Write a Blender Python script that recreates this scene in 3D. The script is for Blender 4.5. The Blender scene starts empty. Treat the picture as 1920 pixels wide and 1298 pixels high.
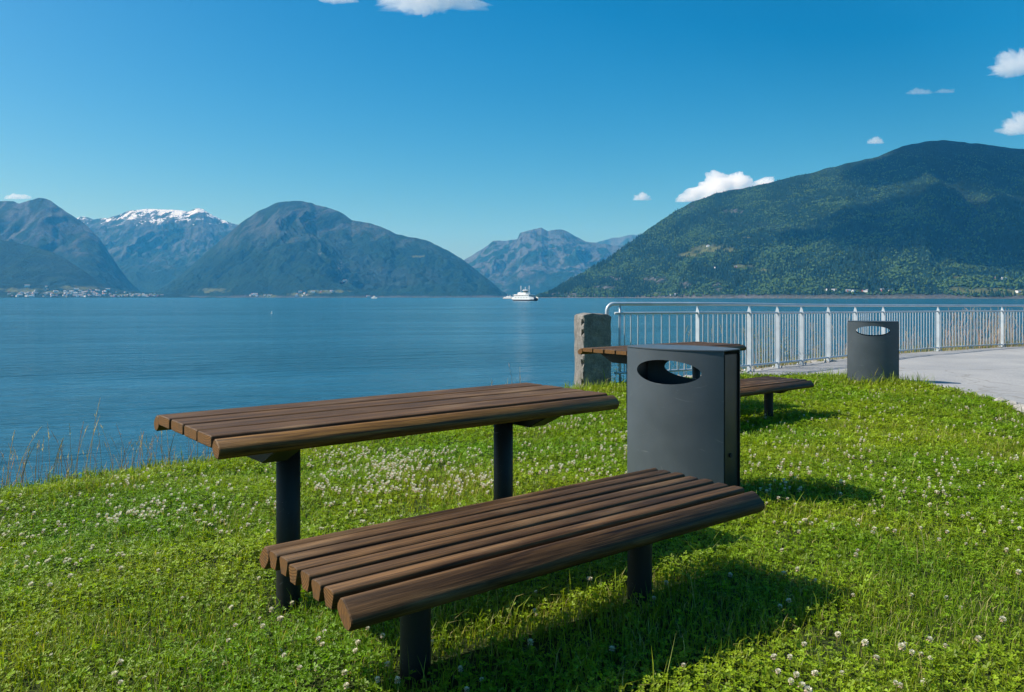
import bpy, bmesh, math, random
import numpy as np
from mathutils import Vector, Matrix

# ------------------------------------------------------------------ camera, sky, sun, exposure
scene = bpy.context.scene
FPX, CX, CY = 1493.0, 960.0, 557.0          # focal length in photo pixels, principal column, horizon row
cam_data = bpy.data.cameras.new("camera")
cam = bpy.data.objects.new("camera", cam_data)
scene.collection.objects.link(cam)
cam_data.sensor_width = 36.0
cam_data.lens = 36.0 * FPX / 1920.0
cam_data.shift_y = -(649.0 - CY) / 1920.0
cam_data.clip_start = 0.05
cam_data.clip_end = 90000.0
cam.location = (0, 0, 0)
cam.rotation_euler = (math.radians(90), 0, 0)
scene.camera = cam

SUN_TO = Vector((-0.96, 0.10, 1.0)).normalized()     # towards the sun
sun_elev = math.asin(SUN_TO.z)
sun_azim = math.atan2(SUN_TO.x, SUN_TO.y)            # clockwise from +Y
world = bpy.data.worlds.new("World")
scene.world = world
world.use_nodes = True
wn, wl = world.node_tree.nodes, world.node_tree.links
wn.clear()
w_out = wn.new("ShaderNodeOutputWorld")
w_bg = wn.new("ShaderNodeBackground")
w_sky = wn.new("ShaderNodeTexSky")
w_sky.sky_type = 'NISHITA'
w_sky.sun_disc = False
w_sky.sun_elevation = sun_elev
w_sky.sun_rotation = sun_azim
w_sky.altitude = 0.0
w_sky.air_density = 1.0
w_sky.dust_density = 1.6
w_sky.ozone_density = 6.0
w_tint = wn.new("ShaderNodeMix")
w_tint.data_type = 'RGBA'
w_tint.blend_type = 'MULTIPLY'
w_tint.inputs["Factor"].default_value = 1.0
w_tint.inputs["B"].default_value = (1.05, 1.20, 1.03, 1)
w_bg.inputs["Strength"].default_value = 0.090
w_sat = wn.new("ShaderNodeHueSaturation")
w_sat.inputs["Saturation"].default_value = 1.45
wl.new(w_sky.outputs["Color"], w_sat.inputs["Color"])
wl.new(w_sat.outputs["Color"], w_tint.inputs["A"])
wl.new(w_tint.outputs["Result"], w_bg.inputs["Color"])
wl.new(w_bg.outputs["Background"], w_out.inputs["Surface"])

sun_data = bpy.data.lights.new("sun", 'SUN')
sun_data.energy = 5.0
sun_data.angle = math.radians(0.53)
sun_data.color = (1.0, 0.95, 0.87)
sun = bpy.data.objects.new("sun", sun_data)
scene.collection.objects.link(sun)
sun.rotation_euler = SUN_TO.to_track_quat('Z', 'Y').to_euler()

scene.view_settings.view_transform = 'Standard'
scene.view_settings.look = 'None'
scene.view_settings.exposure = 0.35
scene.view_settings.gamma = 1.0
scene.view_settings.use_curve_mapping = False
scene.render.engine = 'CYCLES'
scene.cycles.use_denoising = True
scene.cycles.max_bounces = 10
scene.cycles.volume_bounces = 9
scene.cycles.transparent_max_bounces = 12
scene.cycles.caustics_reflective = False
scene.cycles.caustics_refractive = False

# ------------------------------------------------------------------ helpers
COL = scene.collection
rng = np.random.default_rng(7)
random.seed(7)
WATER = -6.0

def tag(o, label=None, cat=None, group=None, kind=None):
    if label: o["label"] = label
    if cat: o["category"] = cat
    if group: o["group"] = group
    if kind: o["kind"] = kind
    return o

def link(name, mesh, mat=None, parent=None):
    o = bpy.data.objects.new(name, mesh)
    COL.objects.link(o)
    if mat is not None and mesh is not None and not mesh.materials:
        for m in (mat if isinstance(mat, (list, tuple)) else [mat]):
            mesh.materials.append(m)
    if parent: o.parent = parent
    return o

def empty(name, loc=(0, 0, 0), rz=0.0):
    o = bpy.data.objects.new(name, None)
    o.empty_display_size = 0.1
    COL.objects.link(o)
    o.location = loc
    o.rotation_euler = (0, 0, rz)
    return o

def np_mesh(name, verts, faces, mat=None, cols=None, smooth=False, fmat=None):
    """verts (N,3), faces (M,k) of one size; cols (N,3) go to the colour attribute 'Col'"""
    me = bpy.data.meshes.new(name)
    verts = np.ascontiguousarray(verts, dtype=np.float32)
    faces = np.ascontiguousarray(faces, dtype=np.int32)
    n, (m, k) = len(verts), faces.shape
    me.vertices.add(n)
    me.vertices.foreach_set("co", verts.ravel())
    me.loops.add(m * k)
    me.loops.foreach_set("vertex_index", faces.ravel())
    me.polygons.add(m)
    me.polygons.foreach_set("loop_start", np.arange(0, m * k, k, dtype=np.int32))
    if fmat is not None:
        me.polygons.foreach_set("material_index", np.asarray(fmat, dtype=np.int32))
    me.polygons.foreach_set("use_smooth", np.full(m, smooth, dtype=bool))
    if cols is not None:
        a = me.color_attributes.new("Col", 'FLOAT_COLOR', 'POINT')
        c = np.ones((n, 4), dtype=np.float32)
        c[:, :3] = cols
        a.data.foreach_set("color", c.ravel())
    me.update(calc_edges=True)
    if mat is not None:
        for q in (mat if isinstance(mat, (list, tuple)) else [mat]):
            me.materials.append(q)
    return me

def grid_faces(nu, nv):
    i = np.arange(nu - 1)[:, None] * nv + np.arange(nv - 1)[None, :]
    i = i.ravel()
    return np.stack([i, i + nv, i + nv + 1, i + 1], 1)

def _hash(ix, iy, seed):
    h = (ix.astype(np.int64) * 374761393 + iy.astype(np.int64) * 668265263 + seed * 1442695041) & 0xffffffff
    h = ((h ^ (h >> 13)) * 1274126177) & 0xffffffff
    return (h ^ (h >> 16)) & 0xffffffff

def perlin(x, y, seed=0):
    x, y = np.broadcast_arrays(np.asarray(x, float), np.asarray(y, float))
    x0, y0 = np.floor(x), np.floor(y)
    fx, fy = x - x0, y - y0
    ux, uy = fx * fx * fx * (fx * (fx * 6 - 15) + 10), fy * fy * fy * (fy * (fy * 6 - 15) + 10)
    def g(dx, dy):
        a = _hash(x0 + dx, y0 + dy, seed) / 4294967296.0 * 2 * np.pi
        return np.cos(a) * (fx - dx) + np.sin(a) * (fy - dy)
    n0 = g(0, 0) * (1 - ux) + g(1, 0) * ux
    n1 = g(0, 1) * (1 - ux) + g(1, 1) * ux
    return (n0 * (1 - uy) + n1 * uy) * 1.5

def fbm(x, y, octaves=4, seed=0, gain=0.5):
    s, a, f = 0.0, 1.0, 1.0
    for o in range(octaves):
        s = s + a * perlin(x * f + 17.3 * o, y * f - 9.1 * o, seed + o)
        a *= gain; f *= 2.03
    return s

def ridged(x, y, octaves=4, seed=0):
    s, a, f, t = 0.0, 1.0, 1.0, 0.0
    for o in range(octaves):
        s = s + a * (1 - np.abs(perlin(x * f + 5.2 * o, y * f + 3.7 * o, seed + o)) * 1.6)
        t += a; a *= 0.5; f *= 2.1
    return np.clip(s / t, 0, 1)

def sstep(a, b, x):
    t = np.clip((x - a) / (b - a), 0, 1)
    return t * t * (3 - 2 * t)

# ---- materials
class NT:
    def __init__(self, name):
        self.mat = bpy.data.materials.new(name)
        self.mat.use_nodes = True
        self.nt = self.mat.node_tree
        self.nt.nodes.clear()
        self.out = self.nt.nodes.new("ShaderNodeOutputMaterial")
    def n(self, kind, **kw):
        nd = self.nt.nodes.new(kind)
        for k, v in kw.items():
            if k.startswith("i_"):
                nd.inputs[k[2:].replace("_", " ")].default_value = v
            else:
                setattr(nd, k, v)
        return nd
    def l(self, a, b): self.nt.links.new(a, b)
    def mix(self, a, b, fac, mode='MIX'):
        m = self.n("ShaderNodeMix", data_type='RGBA', blend_type=mode)
        for sock, v in ((m.inputs["A"], a), (m.inputs["B"], b), (m.inputs["Factor"], fac)):
            if hasattr(v, "is_linked") or hasattr(v, "links"): self.l(v, sock)
            elif isinstance(v, (int, float)): sock.default_value = v
            else: sock.default_value = (v[0], v[1], v[2], 1)
        return m.outputs["Result"]
    def noise(self, scale, detail=4, rough=0.55, vec=None, dist=0.0):
        nd = self.n("ShaderNodeTexNoise")
        nd.inputs["Scale"].default_value = scale
        nd.inputs["Detail"].default_value = detail
        nd.inputs["Roughness"].default_value = rough
        nd.inputs["Distortion"].default_value = dist
        if vec is not None: self.l(vec, nd.inputs["Vector"])
        return nd.outputs["Fac"]
    def ramp(self, fac, stops):
        r = self.n("ShaderNodeValToRGB")
        self.l(fac, r.inputs["Fac"])
        el = r.color_ramp.elements
        while len(el) < len(stops): el.new(0.5)
        for e, (p, c) in zip(el, stops):
            e.position = p
            e.color = (c, c, c, 1) if isinstance(c, (int, float)) else (c[0], c[1], c[2], 1)
        return r.outputs["Color"]
    def mapping(self, vec, scale=(1, 1, 1), loc=None):
        m = self.n("ShaderNodeMapping")
        m.inputs["Scale"].default_value = scale
        self.l(vec, m.inputs["Vector"])
        if loc is not None: self.l(loc, m.inputs["Location"])
        return m.outputs["Vector"]
    def bump(self, height, strength=0.3, dist=0.01):
        b = self.n("ShaderNodeBump")
        b.inputs["Strength"].default_value = strength
        b.inputs["Distance"].default_value = dist
        self.l(height, b.inputs["Height"])
        return b.outputs["Normal"]
    def principled(self, color, rough=0.6, metal=0.0, normal=None, spec=0.5, coat=0.0):
        p = self.n("ShaderNodeBsdfPrincipled")
        for sock, v in ((p.inputs["Base Color"], color), (p.inputs["Roughness"], rough)):
            if hasattr(v, "links"): self.l(v, sock)
            elif isinstance(v, (int, float)): sock.default_value = v
            else: sock.default_value = (v[0], v[1], v[2], 1)
        p.inputs["Metallic"].default_value = metal
        p.inputs["Specular IOR Level"].default_value = spec
        p.inputs["Coat Weight"].default_value = coat
        if normal is not None: self.l(normal, p.inputs["Normal"])
        self.l(p.outputs["BSDF"], self.out.inputs["Surface"])
        return p

def flat_mat(name, color, rough=0.6, metal=0.0, var=0.12, scale=8.0, spec=0.5):
    t = NT(name)
    tc = t.n("ShaderNodeTexCoord")
    f = t.noise(scale, 4, 0.6, tc.outputs["Object"])
    c = t.mix([c * (1 - var) for c in color], [min(1, c * (1 + var)) for c in color], f)
    t.principled(c, rough, metal, spec=spec)
    return t.mat

# ------------------------------------------------------------------ far setting: water, mountains
def u_of(px): return (px - CX) / FPX
def t_of(py): return (CY - py) / FPX

def water_material():
    t = NT("fjord_water")
    geo = t.n("ShaderNodeNewGeometry")
    pos = geo.outputs["Position"]
    rot = t.n("ShaderNodeVectorRotate"); rot.rotation_type = 'Z_AXIS'
    rot.inputs["Angle"].default_value = math.radians(-14)
    t.l(pos, rot.inputs["Vector"])
    w1 = t.noise(1.0, 3, 0.55, t.mapping(rot.outputs["Vector"], (0.55, 2.1, 1)))
    w2 = t.noise(1.0, 3, 0.6, t.mapping(rot.outputs["Vector"], (0.09, 0.34, 1)))
    w3 = t.noise(1.0, 4, 0.6, t.mapping(rot.outputs["Vector"], (0.006, 0.03, 1)))
    m = t.n("ShaderNodeMath", operation='MULTIPLY_ADD')
    t.l(w2, m.inputs[0]); m.inputs[1].default_value = 5.5; t.l(w1, m.inputs[2])
    patch = t.ramp(w3, [(0.38, 0.30), (0.62, 1.35)])
    h = t.n("ShaderNodeMath", operation='MULTIPLY')
    t.l(m.outputs[0], h.inputs[0]); t.l(patch, h.inputs[1])
    nrm = t.bump(h.outputs[0], 1.0, 0.34)
    p = t.principled((0.022, 0.110, 0.168), 0.15, normal=nrm, spec=0.5)
    p.inputs["IOR"].default_value = 1.33
    return t.mat

ws = 40000.0
w_me = np_mesh("water", np.array([(-ws, -200, WATER), (ws, -200, WATER), (ws, ws, WATER), (-ws, ws, WATER)]),
               np.array([[0, 1, 2, 3]]), water_material())
tag(link("water", w_me), kind="structure")

def mountain_material():
    t = NT("mountain_slope")
    at = t.n("ShaderNodeVertexColor", layer_name="Col")
    geo = t.n("ShaderNodeNewGeometry")
    n1 = t.noise(0.05, 3, 0.6, geo.outputs["Position"])
    n2 = t.noise(0.011, 5, 0.6, geo.outputs["Position"])
    k = t.mix(t.ramp(n1, [(0.3, 0.35), (0.7, 1.65)]), t.ramp(n2, [(0.3, 0.7), (0.7, 1.3)]), 0.5, 'MIX')
    c = t.mix(at.outputs["Color"], k, 1.0, 'MULTIPLY')
    nb = t.noise(0.022, 7, 0.72, geo.outputs["Position"])
    t.principled(c, 0.95, normal=t.bump(nb, 1.0, 45.0), spec=0.1)
    return t.mat
MAT_MTN = mountain_material()

FOREST = np.array((0.006, 0.024, 0.013)); FOREST2 = np.array((0.016, 0.044, 0.020))
MEADOW = np.array((0.13, 0.145, 0.05)); ROCK = np.array((0.100, 0.108, 0.110))
HEATH = np.array((0.017, 0.036, 0.022)); SNOW = np.array((0.85, 0.87, 0.9))

class Mountain:
    def __init__(self, prof, shore, ridge, power=1.0, amp=0.25, gully=500.0, seed=1, rough=0.0015, base=-9.0, detail=26.0):
        self.detail = detail
        self.pu = np.array([u_of(p[0]) for p in prof]); self.pt = np.array([t_of(p[1]) for p in prof])
        self.shore, self.ridge = shore, ridge
        self.power, self.amp, self.gully, self.seed, self.rough, self.base = power, amp, gully, seed, rough, base
    def Ys(self, u): return np.interp(u, [u_of(a) for a, b in self.shore], [b for a, b in self.shore])
    def Yr(self, u): return np.interp(u, [u_of(a) for a, b in self.ridge], [b for a, b in self.ridge])
    def xyz(self, u, v):
        ys, yr = self.Ys(u), self.Yr(u)
        ys = ys * (1 + 0.008 * fbm(u * 14, 0 * u, 3, self.seed + 50))
        Y = ys + (yr - ys) * v
        t = np.interp(u, self.pu, self.pt) + self.rough * fbm(u * 60, u * 0, 4, self.seed + 9)
        zr = np.maximum(t * yr, self.base + 2)
        vv = np.clip(v, 0, 1)
        z = self.base + (zr - self.base) * vv ** self.power
        X = u * Y
        wx = X / self.gully + 0.7 * fbm(X / self.gully / 2, Y / self.gully / 2, 3, self.seed + 3)
        g = 1 - ridged(wx, Y / self.gully * 0.33, 4, self.seed)
        w = np.sin(np.pi * np.clip(v, 0, 1)) ** 0.7
        z = z - self.amp * (zr - self.base) * w * g
        z = z + w * self.detail * fbm(X / 130, Y / 130, 5, self.seed + 21, 0.62)
        z = np.where(v > 1, z - (v - 1) * 0.9 * np.abs(zr) - 10 * (v - 1), z)
        return X, Y, z, vv, zr, g
    def build(self, name, color, u0, u1, nu, nv, vmax=1.5):
        us = np.linspace(u_of(u0), u_of(u1), nu)
        vs = np.concatenate([np.linspace(0, 1, nv), np.linspace(1, vmax, 10)[1:]])
        U, V = np.meshgrid(us, vs, indexing='ij')
        X, Y, Z, vv, zr, g = self.xyz(U, V)
        # slope for rock exposure
        c = color(U, V, X, Y, Z, g)
        me = np_mesh(name, np.stack([X.ravel(), Y.ravel(), Z.ravel()], 1), grid_faces(nu, len(vs)), MAT_MTN,
                     c.reshape(-1, 3), smooth=True)
        o = link(name, me); tag(o, kind="structure")
        return o
    def hit(self, px, py):
        """point of the slope seen at a photo pixel"""
        u = np.full(400, u_of(px)); v = np.linspace(0, 1, 400)
        X, Y, Z, *_ = self.xyz(u, v)
        k = np.where(Z / Y >= t_of(py))[0]
        k = k[0] if len(k) else 399
        return X[k], Y[k], Z[k]

def blend(a, b, f): return a * (1 - f[..., None]) + b * f[..., None]

def photo_mask(X, Y, Z, blobs):
    """soft patches given where they lie on the slope (seen from the shore)"""
    px = CX + FPX * X / Y; py = CY - FPX * Z / Y
    m = np.zeros_like(px)
    for (cx, cy, rx, ry) in blobs:
        d = ((px - cx) / rx) ** 2 + ((py - cy) / ry) ** 2
        m = np.maximum(m, 1 - sstep(0.3, 1.3, d + 1.0 * fbm(X / 70, Y / 70, 4, 77)))
    return m

def col_green(rock_h, heath_h, rock_amt=0.5, shore_rock=0.0, meadows=(), rocks=(), snow=None, seed=0):
    def f(U, V, X, Y, Z, g):
        n = fbm(X / 260, Y / 260, 4, seed + 31); n2 = fbm(X / 700, Y / 700, 3, seed + 32)
        c = blend(np.broadcast_to(FOREST, X.shape + (3,)), FOREST2, np.clip(0.45 + 0.7 * n, 0, 1))
        c = blend(c, HEATH, sstep(heath_h - 120, heath_h + 120, Z + 150 * n2))
        streak = ridged(X / 210 + 0.6 * n2 + 0.3 * n, Y / 520 + 0.3 * n2, 4, seed + 40)
        rk = sstep(rock_h - 200, rock_h + 250, Z + 220 * n) * sstep(0.45, 0.75, streak) * rock_amt * 2
        gl = sstep(0.50, 0.72, g) * sstep(0.15, 0.4, V) * (0.5 + 0.5 * n)
        rk = np.maximum(rk, 1.1 * rock_amt * gl)
        rk = np.maximum(rk, 0.7 * rock_amt * sstep(0.84, 0.95, streak) * sstep(0.15, 0.45, V))
        c = blend(c, ROCK, np.clip(rk, 0, 1))
        if shore_rock:
            c = blend(c, np.array((0.17, 0.16, 0.15)), shore_rock * (1 - sstep(4, 22, Z - WATER + 8 * n)))
        if meadows:
            c = blend(c, MEADOW, photo_mask(X, Y, Z, meadows))
        if rocks:
            c = blend(c, np.array((0.16, 0.15, 0.14)), 0.9 * photo_mask(X, Y, Z, rocks) * sstep(-0.15, 0.25, fbm(X / 35, Y / 35, 3, 78)))
        if snow:
            s = sstep(-0.02, 0.12, (Z - snow) / 300 + 0.70 * fbm(X / 190 + 0.3 * n, Y / 380, 6, seed + 5, 0.80) + 0.3 * n2)
            c = blend(c, SNOW, s)
        return c
    return f

m_right = Mountain([(960, 560), (1005, 557), (1030, 548), (1060, 530), (1100, 508), (1150, 478), (1185, 452), (1215, 430),
                    (1260, 400), (1300, 378), (1345, 362), (1400, 352), (1440, 343), (1480, 333), (1530, 322), (1580, 308),
                    (1630, 298), (1660, 288), (1690, 275), (1712, 270), (1745, 264), (1780, 264), (1840, 270), (1920, 281),
                    (2050, 296), (2300, 320), (2700, 370), (3300, 430), (4200, 500)],
                   [(960, 4600), (1005, 4500), (1300, 3600), (1600, 3000), (1920, 2700), (4200, 2500)],
                   [(960, 4700), (1005, 4750), (1200, 5000), (1450, 5000), (1750, 4900), (4200, 4300)],
                   power=0.92, amp=0.16, gully=620, seed=3, rough=0.0010, detail=14.0)
m_mid = Mountain([(150, 560), (270, 555), (290, 548), (340, 515), (385, 475), (420, 445), (450, 420), (480, 398), (503, 388),
                  (515, 382), (530, 379), (545, 377), (568, 377), (585, 381), (595, 386), (620, 390), (640, 399), (660, 413),
                  (690, 418), (720, 427), (745, 440), (775, 446), (800, 450), (815, 458), (840, 470), (865, 485), (885, 500),
                  (910, 520), (940, 545), (956, 556), (1010, 562)],
                 [(150, 7000), (600, 6400), (960, 6900)], [(150, 8200), (300, 8300), (600, 8800), (960, 7800)],
                 power=0.85, amp=0.26, gully=900, seed=11, rough=0.0008)
m_hill = Mountain([(-900, 400), (-200, 430), (0, 450), (30, 455), (60, 462), (100, 474), (130, 490), (160, 510), (190, 532),
                   (215, 542), (235, 546), (280, 548), (320, 551), (350, 556), (420, 562)],
                  [(-900, 5600), (0, 5800), (430, 6100)], [(-900, 7000), (0, 7000), (200, 6800), (430, 6500)],
                  power=1.35, amp=0.10, gully=500, seed=23, rough=0.0006, detail=8.0)
m_left = Mountain([(-900, 360), (-200, 395), (-60, 388), (0, 377), (25, 377), (35, 382), (55, 376), (70, 372), (82, 372),
                   (95, 376), (110, 388), (130, 400), (145, 411), (165, 425), (185, 445), (205, 475), (225, 505), (245, 530),
                   (262, 546), (285, 556), (340, 560)],
                  [(-900, 7400), (300, 7300)], [(-900, 9500), (0, 9300), (300, 8600)],
                  power=0.85, amp=0.34, gully=1000, seed=31, rough=0.0008)
m_snow = Mountain([(40, 440), (130, 415), (150, 408), (160, 407), (175, 410), (200, 410), (225, 402), (240, 395), (265, 393),
                   (290, 392), (330, 394), (352, 396), (370, 391), (383, 393), (395, 402), (420, 414), (447, 422), (500, 450),
                   (600, 480)],
                  [(40, 9500), (600, 9500)], [(40, 13000), (600, 13000)], power=0.75, amp=0.30, gully=1100, seed=41, rough=0.0012)
m_far = Mountain([(780, 520), (850, 497), (875, 485), (900, 470), (915, 460), (925, 452), (945, 451), (970, 449), (975, 437),
                  (985, 434), (1000, 430), (1015, 427), (1028, 433), (1035, 432), (1050, 431), (1062, 433), (1080, 444),
                  (1100, 453), (1120, 456), (1150, 460), (1200, 462), (1300, 480)],
                 [(780, 9800), (1300, 9800)], [(780, 12400), (1300, 12400)], power=0.62, amp=0.30, gully=1000, seed=53, rough=0.0010)
m_ridge = Mountain([(1050, 470), (1100, 460), (1120, 455), (1145, 447), (1165, 444), (1185, 440), (1240, 436), (1320, 440)],
                   [(1050, 13500), (1320, 13500)], [(1050, 16000), (1320, 16000)], power=0.8, amp=0.25, gully=900, seed=61)

RIGHT_MEADOWS = [(1335, 467, 36, 8), (1290, 478, 26, 5), (1395, 500, 22, 3.5), (1430, 507, 10, 3), (1398, 446, 6, 2),
                 (1800, 545, 40, 6), (1860, 548, 60, 7), (1550, 544, 14, 2.5), (1610, 546, 30, 2.5), (1225, 551, 14, 2.5),
                 (1795, 520, 16, 4)]
RIGHT_ROCKS = [(1060, 553, 50, 4), (1230, 526, 26, 8), (1280, 534, 20, 8), (1345, 538, 10, 10), (1150, 523, 20, 4),
               (1375, 396, 16, 5), (1130, 540, 30, 5), (1400, 555, 60, 3), (1300, 388, 8, 4)]
m_ridge.build("far_ridge", col_green(200, 300, 0.6, snow=1420, seed=8), 1050, 1320, 60, 30)
m_snow.build("snowy_mountain", col_green(500, 700, 0.45, snow=1310, seed=5), 40, 600, 420, 220)
m_far.build("far_mountain", col_green(250, 900, 0.75, snow=1320, seed=6), 780, 1300, 320, 180)
m_left.build("left_mountain", col_green(500, 750, 0.5, seed=2), -900, 340, 320, 120)
m_mid.build("middle_mountain", col_green(620, 850, 0.35, shore_rock=0.5, seed=4,
            meadows=[(500, 555, 22, 2.5), (610, 547, 40, 3), (560, 552, 20, 3), (780, 481, 16, 2), (400, 545, 30, 4)],
            rocks=[(640, 505, 6, 14), (600, 470, 3, 18), (645, 528, 10, 3)]), 150, 1010, 560, 220)
m_hill.build("village_hill", col_green(900, 900, 0.1, seed=7,
             meadows=[(40, 545, 40, 5), (150, 540, 40, 4), (110, 549, 60, 3), (250, 553, 40, 2)]), -900, 425, 300, 90)
right_obj = m_right.build("right_mountain", col_green(1000, 850, 0.2, shore_rock=0.8, meadows=RIGHT_MEADOWS, rocks=RIGHT_ROCKS, seed=1),
              960, 4200, 520, 170)

# ------------------------------------------------------------------ forest on the right mountain (one mass of trees)
def build_forest(mt, px0, px1, n, name, seed):
    r = np.random.default_rng(seed)
    u = r.uniform(u_of(px0), u_of(px1), n); v = r.uniform(0.02, 0.995, n) 
    X, Y, Z, vv, zr, g = mt.xyz(u, v)
    keep = (Z > WATER + 4) & (r.random(n) > 0.9 * photo_mask(X, Y, Z, RIGHT_MEADOWS)) & (r.random(n) > 0.95 * photo_mask(X, Y, Z, RIGHT_ROCKS))
    dens = fbm(X / 150, Y / 150, 3, 91)
    keep &= r.random(n) < np.clip(0.85 + 0.6 * dens, 0.15, 1) * (1 - 0.75 * sstep(700, 950, Z))
    X, Y, Z, dens = X[keep], Y[keep], Z[keep], dens[keep]
    m = len(X)
    conifer = (fbm(X / 220, Y / 220, 3, 95) + 0.35 * r.normal(size=m)) > 0.05
    h = np.where(conifer, r.uniform(12, 22, m), r.uniform(7, 12, m)) * (1 - 0.5 * sstep(500, 950, Z))
    w = np.where(conifer, h * 0.24, h * 0.52)
    a = np.arange(5) * 2 * np.pi / 5
    V = np.zeros((m, 7, 3))
    zlow = np.where(conifer, 0.08, 0.35)
    for k in range(5):
        jig = r.uniform(0.8, 1.2, m)
        V[:, k, 0] = X + w * jig * np.cos(a[k]); V[:, k, 1] = Y + w * jig * np.sin(a[k]); V[:, k, 2] = Z + h * zlow
    V[:, 5] = np.stack([X, Y, Z + h], 1)
    V[:, 6] = np.stack([X, Y, Z - 2], 1)
    F = []
    for k in range(5):
        F += [[k, (k + 1) % 5, 5], [(k + 1) % 5, k, 6]]
    F = (np.arange(m)[:, None, None] * 7 + np.array(F)[None]).reshape(-1, 3)
    c = np.where(conifer[:, None], np.array((0.016, 0.040, 0.019)), np.array((0.055, 0.100, 0.026))) * r.uniform(0.6, 1.5, (m, 1))
    c = np.repeat(c[:, None, :], 7, 1).reshape(-1, 3)
    o = link(name, np_mesh(name, V.reshape(-1, 3), F, MAT_TREE, c))
    tag(o, "dense dark green forest covering the slopes of the right mountain", "forest", kind="stuff")
t = NT("far_foliage")
at = t.n("ShaderNodeVertexColor", layer_name="Col")
t.principled(at.outputs["Color"], 0.9, spec=0.1)
MAT_TREE = t.mat
build_forest(m_right, 1000, 2150, 54000, "forest", 5)

# ------------------------------------------------------------------ clouds
from mathutils import noise as mnoise
def cloud_material(density):
    t = NT("cloud_vapour")
    pv = t.n("ShaderNodeVolumePrincipled")
    pv.inputs["Color"].default_value = (1, 1, 1, 1)
    pv.inputs["Density"].default_value = density
    pv.inputs["Anisotropy"].default_value = 0.2
    t.l(pv.outputs["Volume"], t.out.inputs["Volume"])
    return t.mat

def build_cloud(label, px, py, Y, half_w, lobes, density, seed, rag=0.3, nscale=3.0, sub=5, group="clouds over the fjord"):
    """lobes: spheres (x, y, z, r) in units of half_w around the cloud's middle"""
    bm = bmesh.new()
    bmesh.ops.create_icosphere(bm, subdivisions=sub, radius=1.0)
    off = Vector((seed * 13.7, seed * 5.1, seed * 9.3))
    for v in bm.verts:
        d = v.co.normalized()
        best = 0.05
        for (x, y, z, r) in lobes:
            c = Vector((x, y, z)); b = d.dot(c); q = b * b - c.length_squared + r * r
            if q > 0: best = max(best, b + math.sqrt(q))
        p = d * best
        n = mnoise.fractal(p * nscale + off, 1.0, 2.1, 4)
        n2 = abs(mnoise.noise(p * nscale * 2.3 + off))
        v.co = p * (1 + rag * (0.7 * n + 0.8 * (0.35 - n2)))
    base = min(l[2] - 0.15 * l[3] for l in lobes)
    for v in bm.verts:
        if v.co.z < base: v.co.z = base - 0.10 * (base - v.co.z)
        v.co *= half_w
    me = bpy.data.meshes.new("cloud"); bm.to_mesh(me); bm.free()
    o = link("cloud", me, cloud_material(density))
    o.location = (u_of(px) * Y, Y, t_of(py) * Y)
    tag(o, label, "cloud", group)
    return o

cumulus = [(-0.85, 0, -0.14, 0.14), (-0.68, -0.05, -0.06, 0.18), (-0.50, 0.0, 0.05, 0.17), (-0.42, -0.1, -0.08, 0.22), (-0.28, 0, 0.20, 0.20), (-0.12, 0.05, 0.18, 0.17),
           (-0.2, -0.2, 0.0, 0.26), (0.10, 0, 0.20, 0.19), (0.22, 0, 0.15, 0.18), (0.1, -0.2, -0.02, 0.3), (0.36, 0, 0.08, 0.13), (0.48, 0, 0.03, 0.15), (0.66, 0, 0.12, 0.19), (0.8, 0, 0.03, 0.16),
           (0.92, 0, -0.05, 0.12), (0.5, -0.1, -0.1, 0.25)]
flat = [(-0.6, 0, 0, 0.22), (-0.2, 0, 0.06, 0.3), (0.2, 0, 0.02, 0.3), (0.6, 0, 0.05, 0.24), (0.85, 0, 0, 0.16)]
puff = [(-0.4, 0, -0.05, 0.4), (0.1, 0, 0.1, 0.5), (0.5, 0, -0.05, 0.38)]
big = [(-0.6, 0, 0, 0.35), (-0.2, 0.1, 0.1, 0.5), (0.2, -0.1, 0.12, 0.5), (0.65, 0, 0.05, 0.36)]
build_cloud("white cumulus cloud rising behind the shoulder of the right mountain", 1372, 362, 15500, 1000, cumulus, 0.010, 1, 0.24, 6.5, 6)
build_cloud("tiny white cloud in the gap left of the right mountain", 1203, 373, 15500, 190, puff, 0.009, 2, 0.5, 5)
build_cloud("small white cloud just above the right mountain's ridge", 1641, 267, 11000, 125, puff, 0.009, 3, 0.5, 5)
build_cloud("thin wisp of cloud above the right mountain", 1722, 175, 9000, 150, flat, 0.0045, 4, 0.5, 3)
build_cloud("faint second wisp of cloud above the right mountain", 1772, 173, 9000, 120, flat, 0.0035, 5, 0.5, 3)
build_cloud("white cloud cut by the photo's right edge, the upper one", 1922, 132, 8000, 330, big, 0.005, 6, 0.55, 6, 5)
build_cloud("white cloud touching the mountain's skyline at the right edge", 1928, 245, 9500, 330, big, 0.005, 7, 0.5, 6, 5)
build_cloud("small scrap of cloud above the upper right cloud", 1882, 106, 8000, 80, puff, 0.007, 8, 0.4, 3)
build_cloud("white cloud at the top edge above the middle mountain", 805, 4, 6200, 400, big, 0.006, 9, 0.55, 6, 5)
build_cloud("small cloud peeking in at the top edge, left of the larger one", 632, 3, 6200, 150, flat, 0.010, 10, 0.45, 3)
build_cloud("low white cloud behind the leftmost peak", 30, 372, 15500, 260, flat, 0.008, 11, 0.3, 3)
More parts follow.
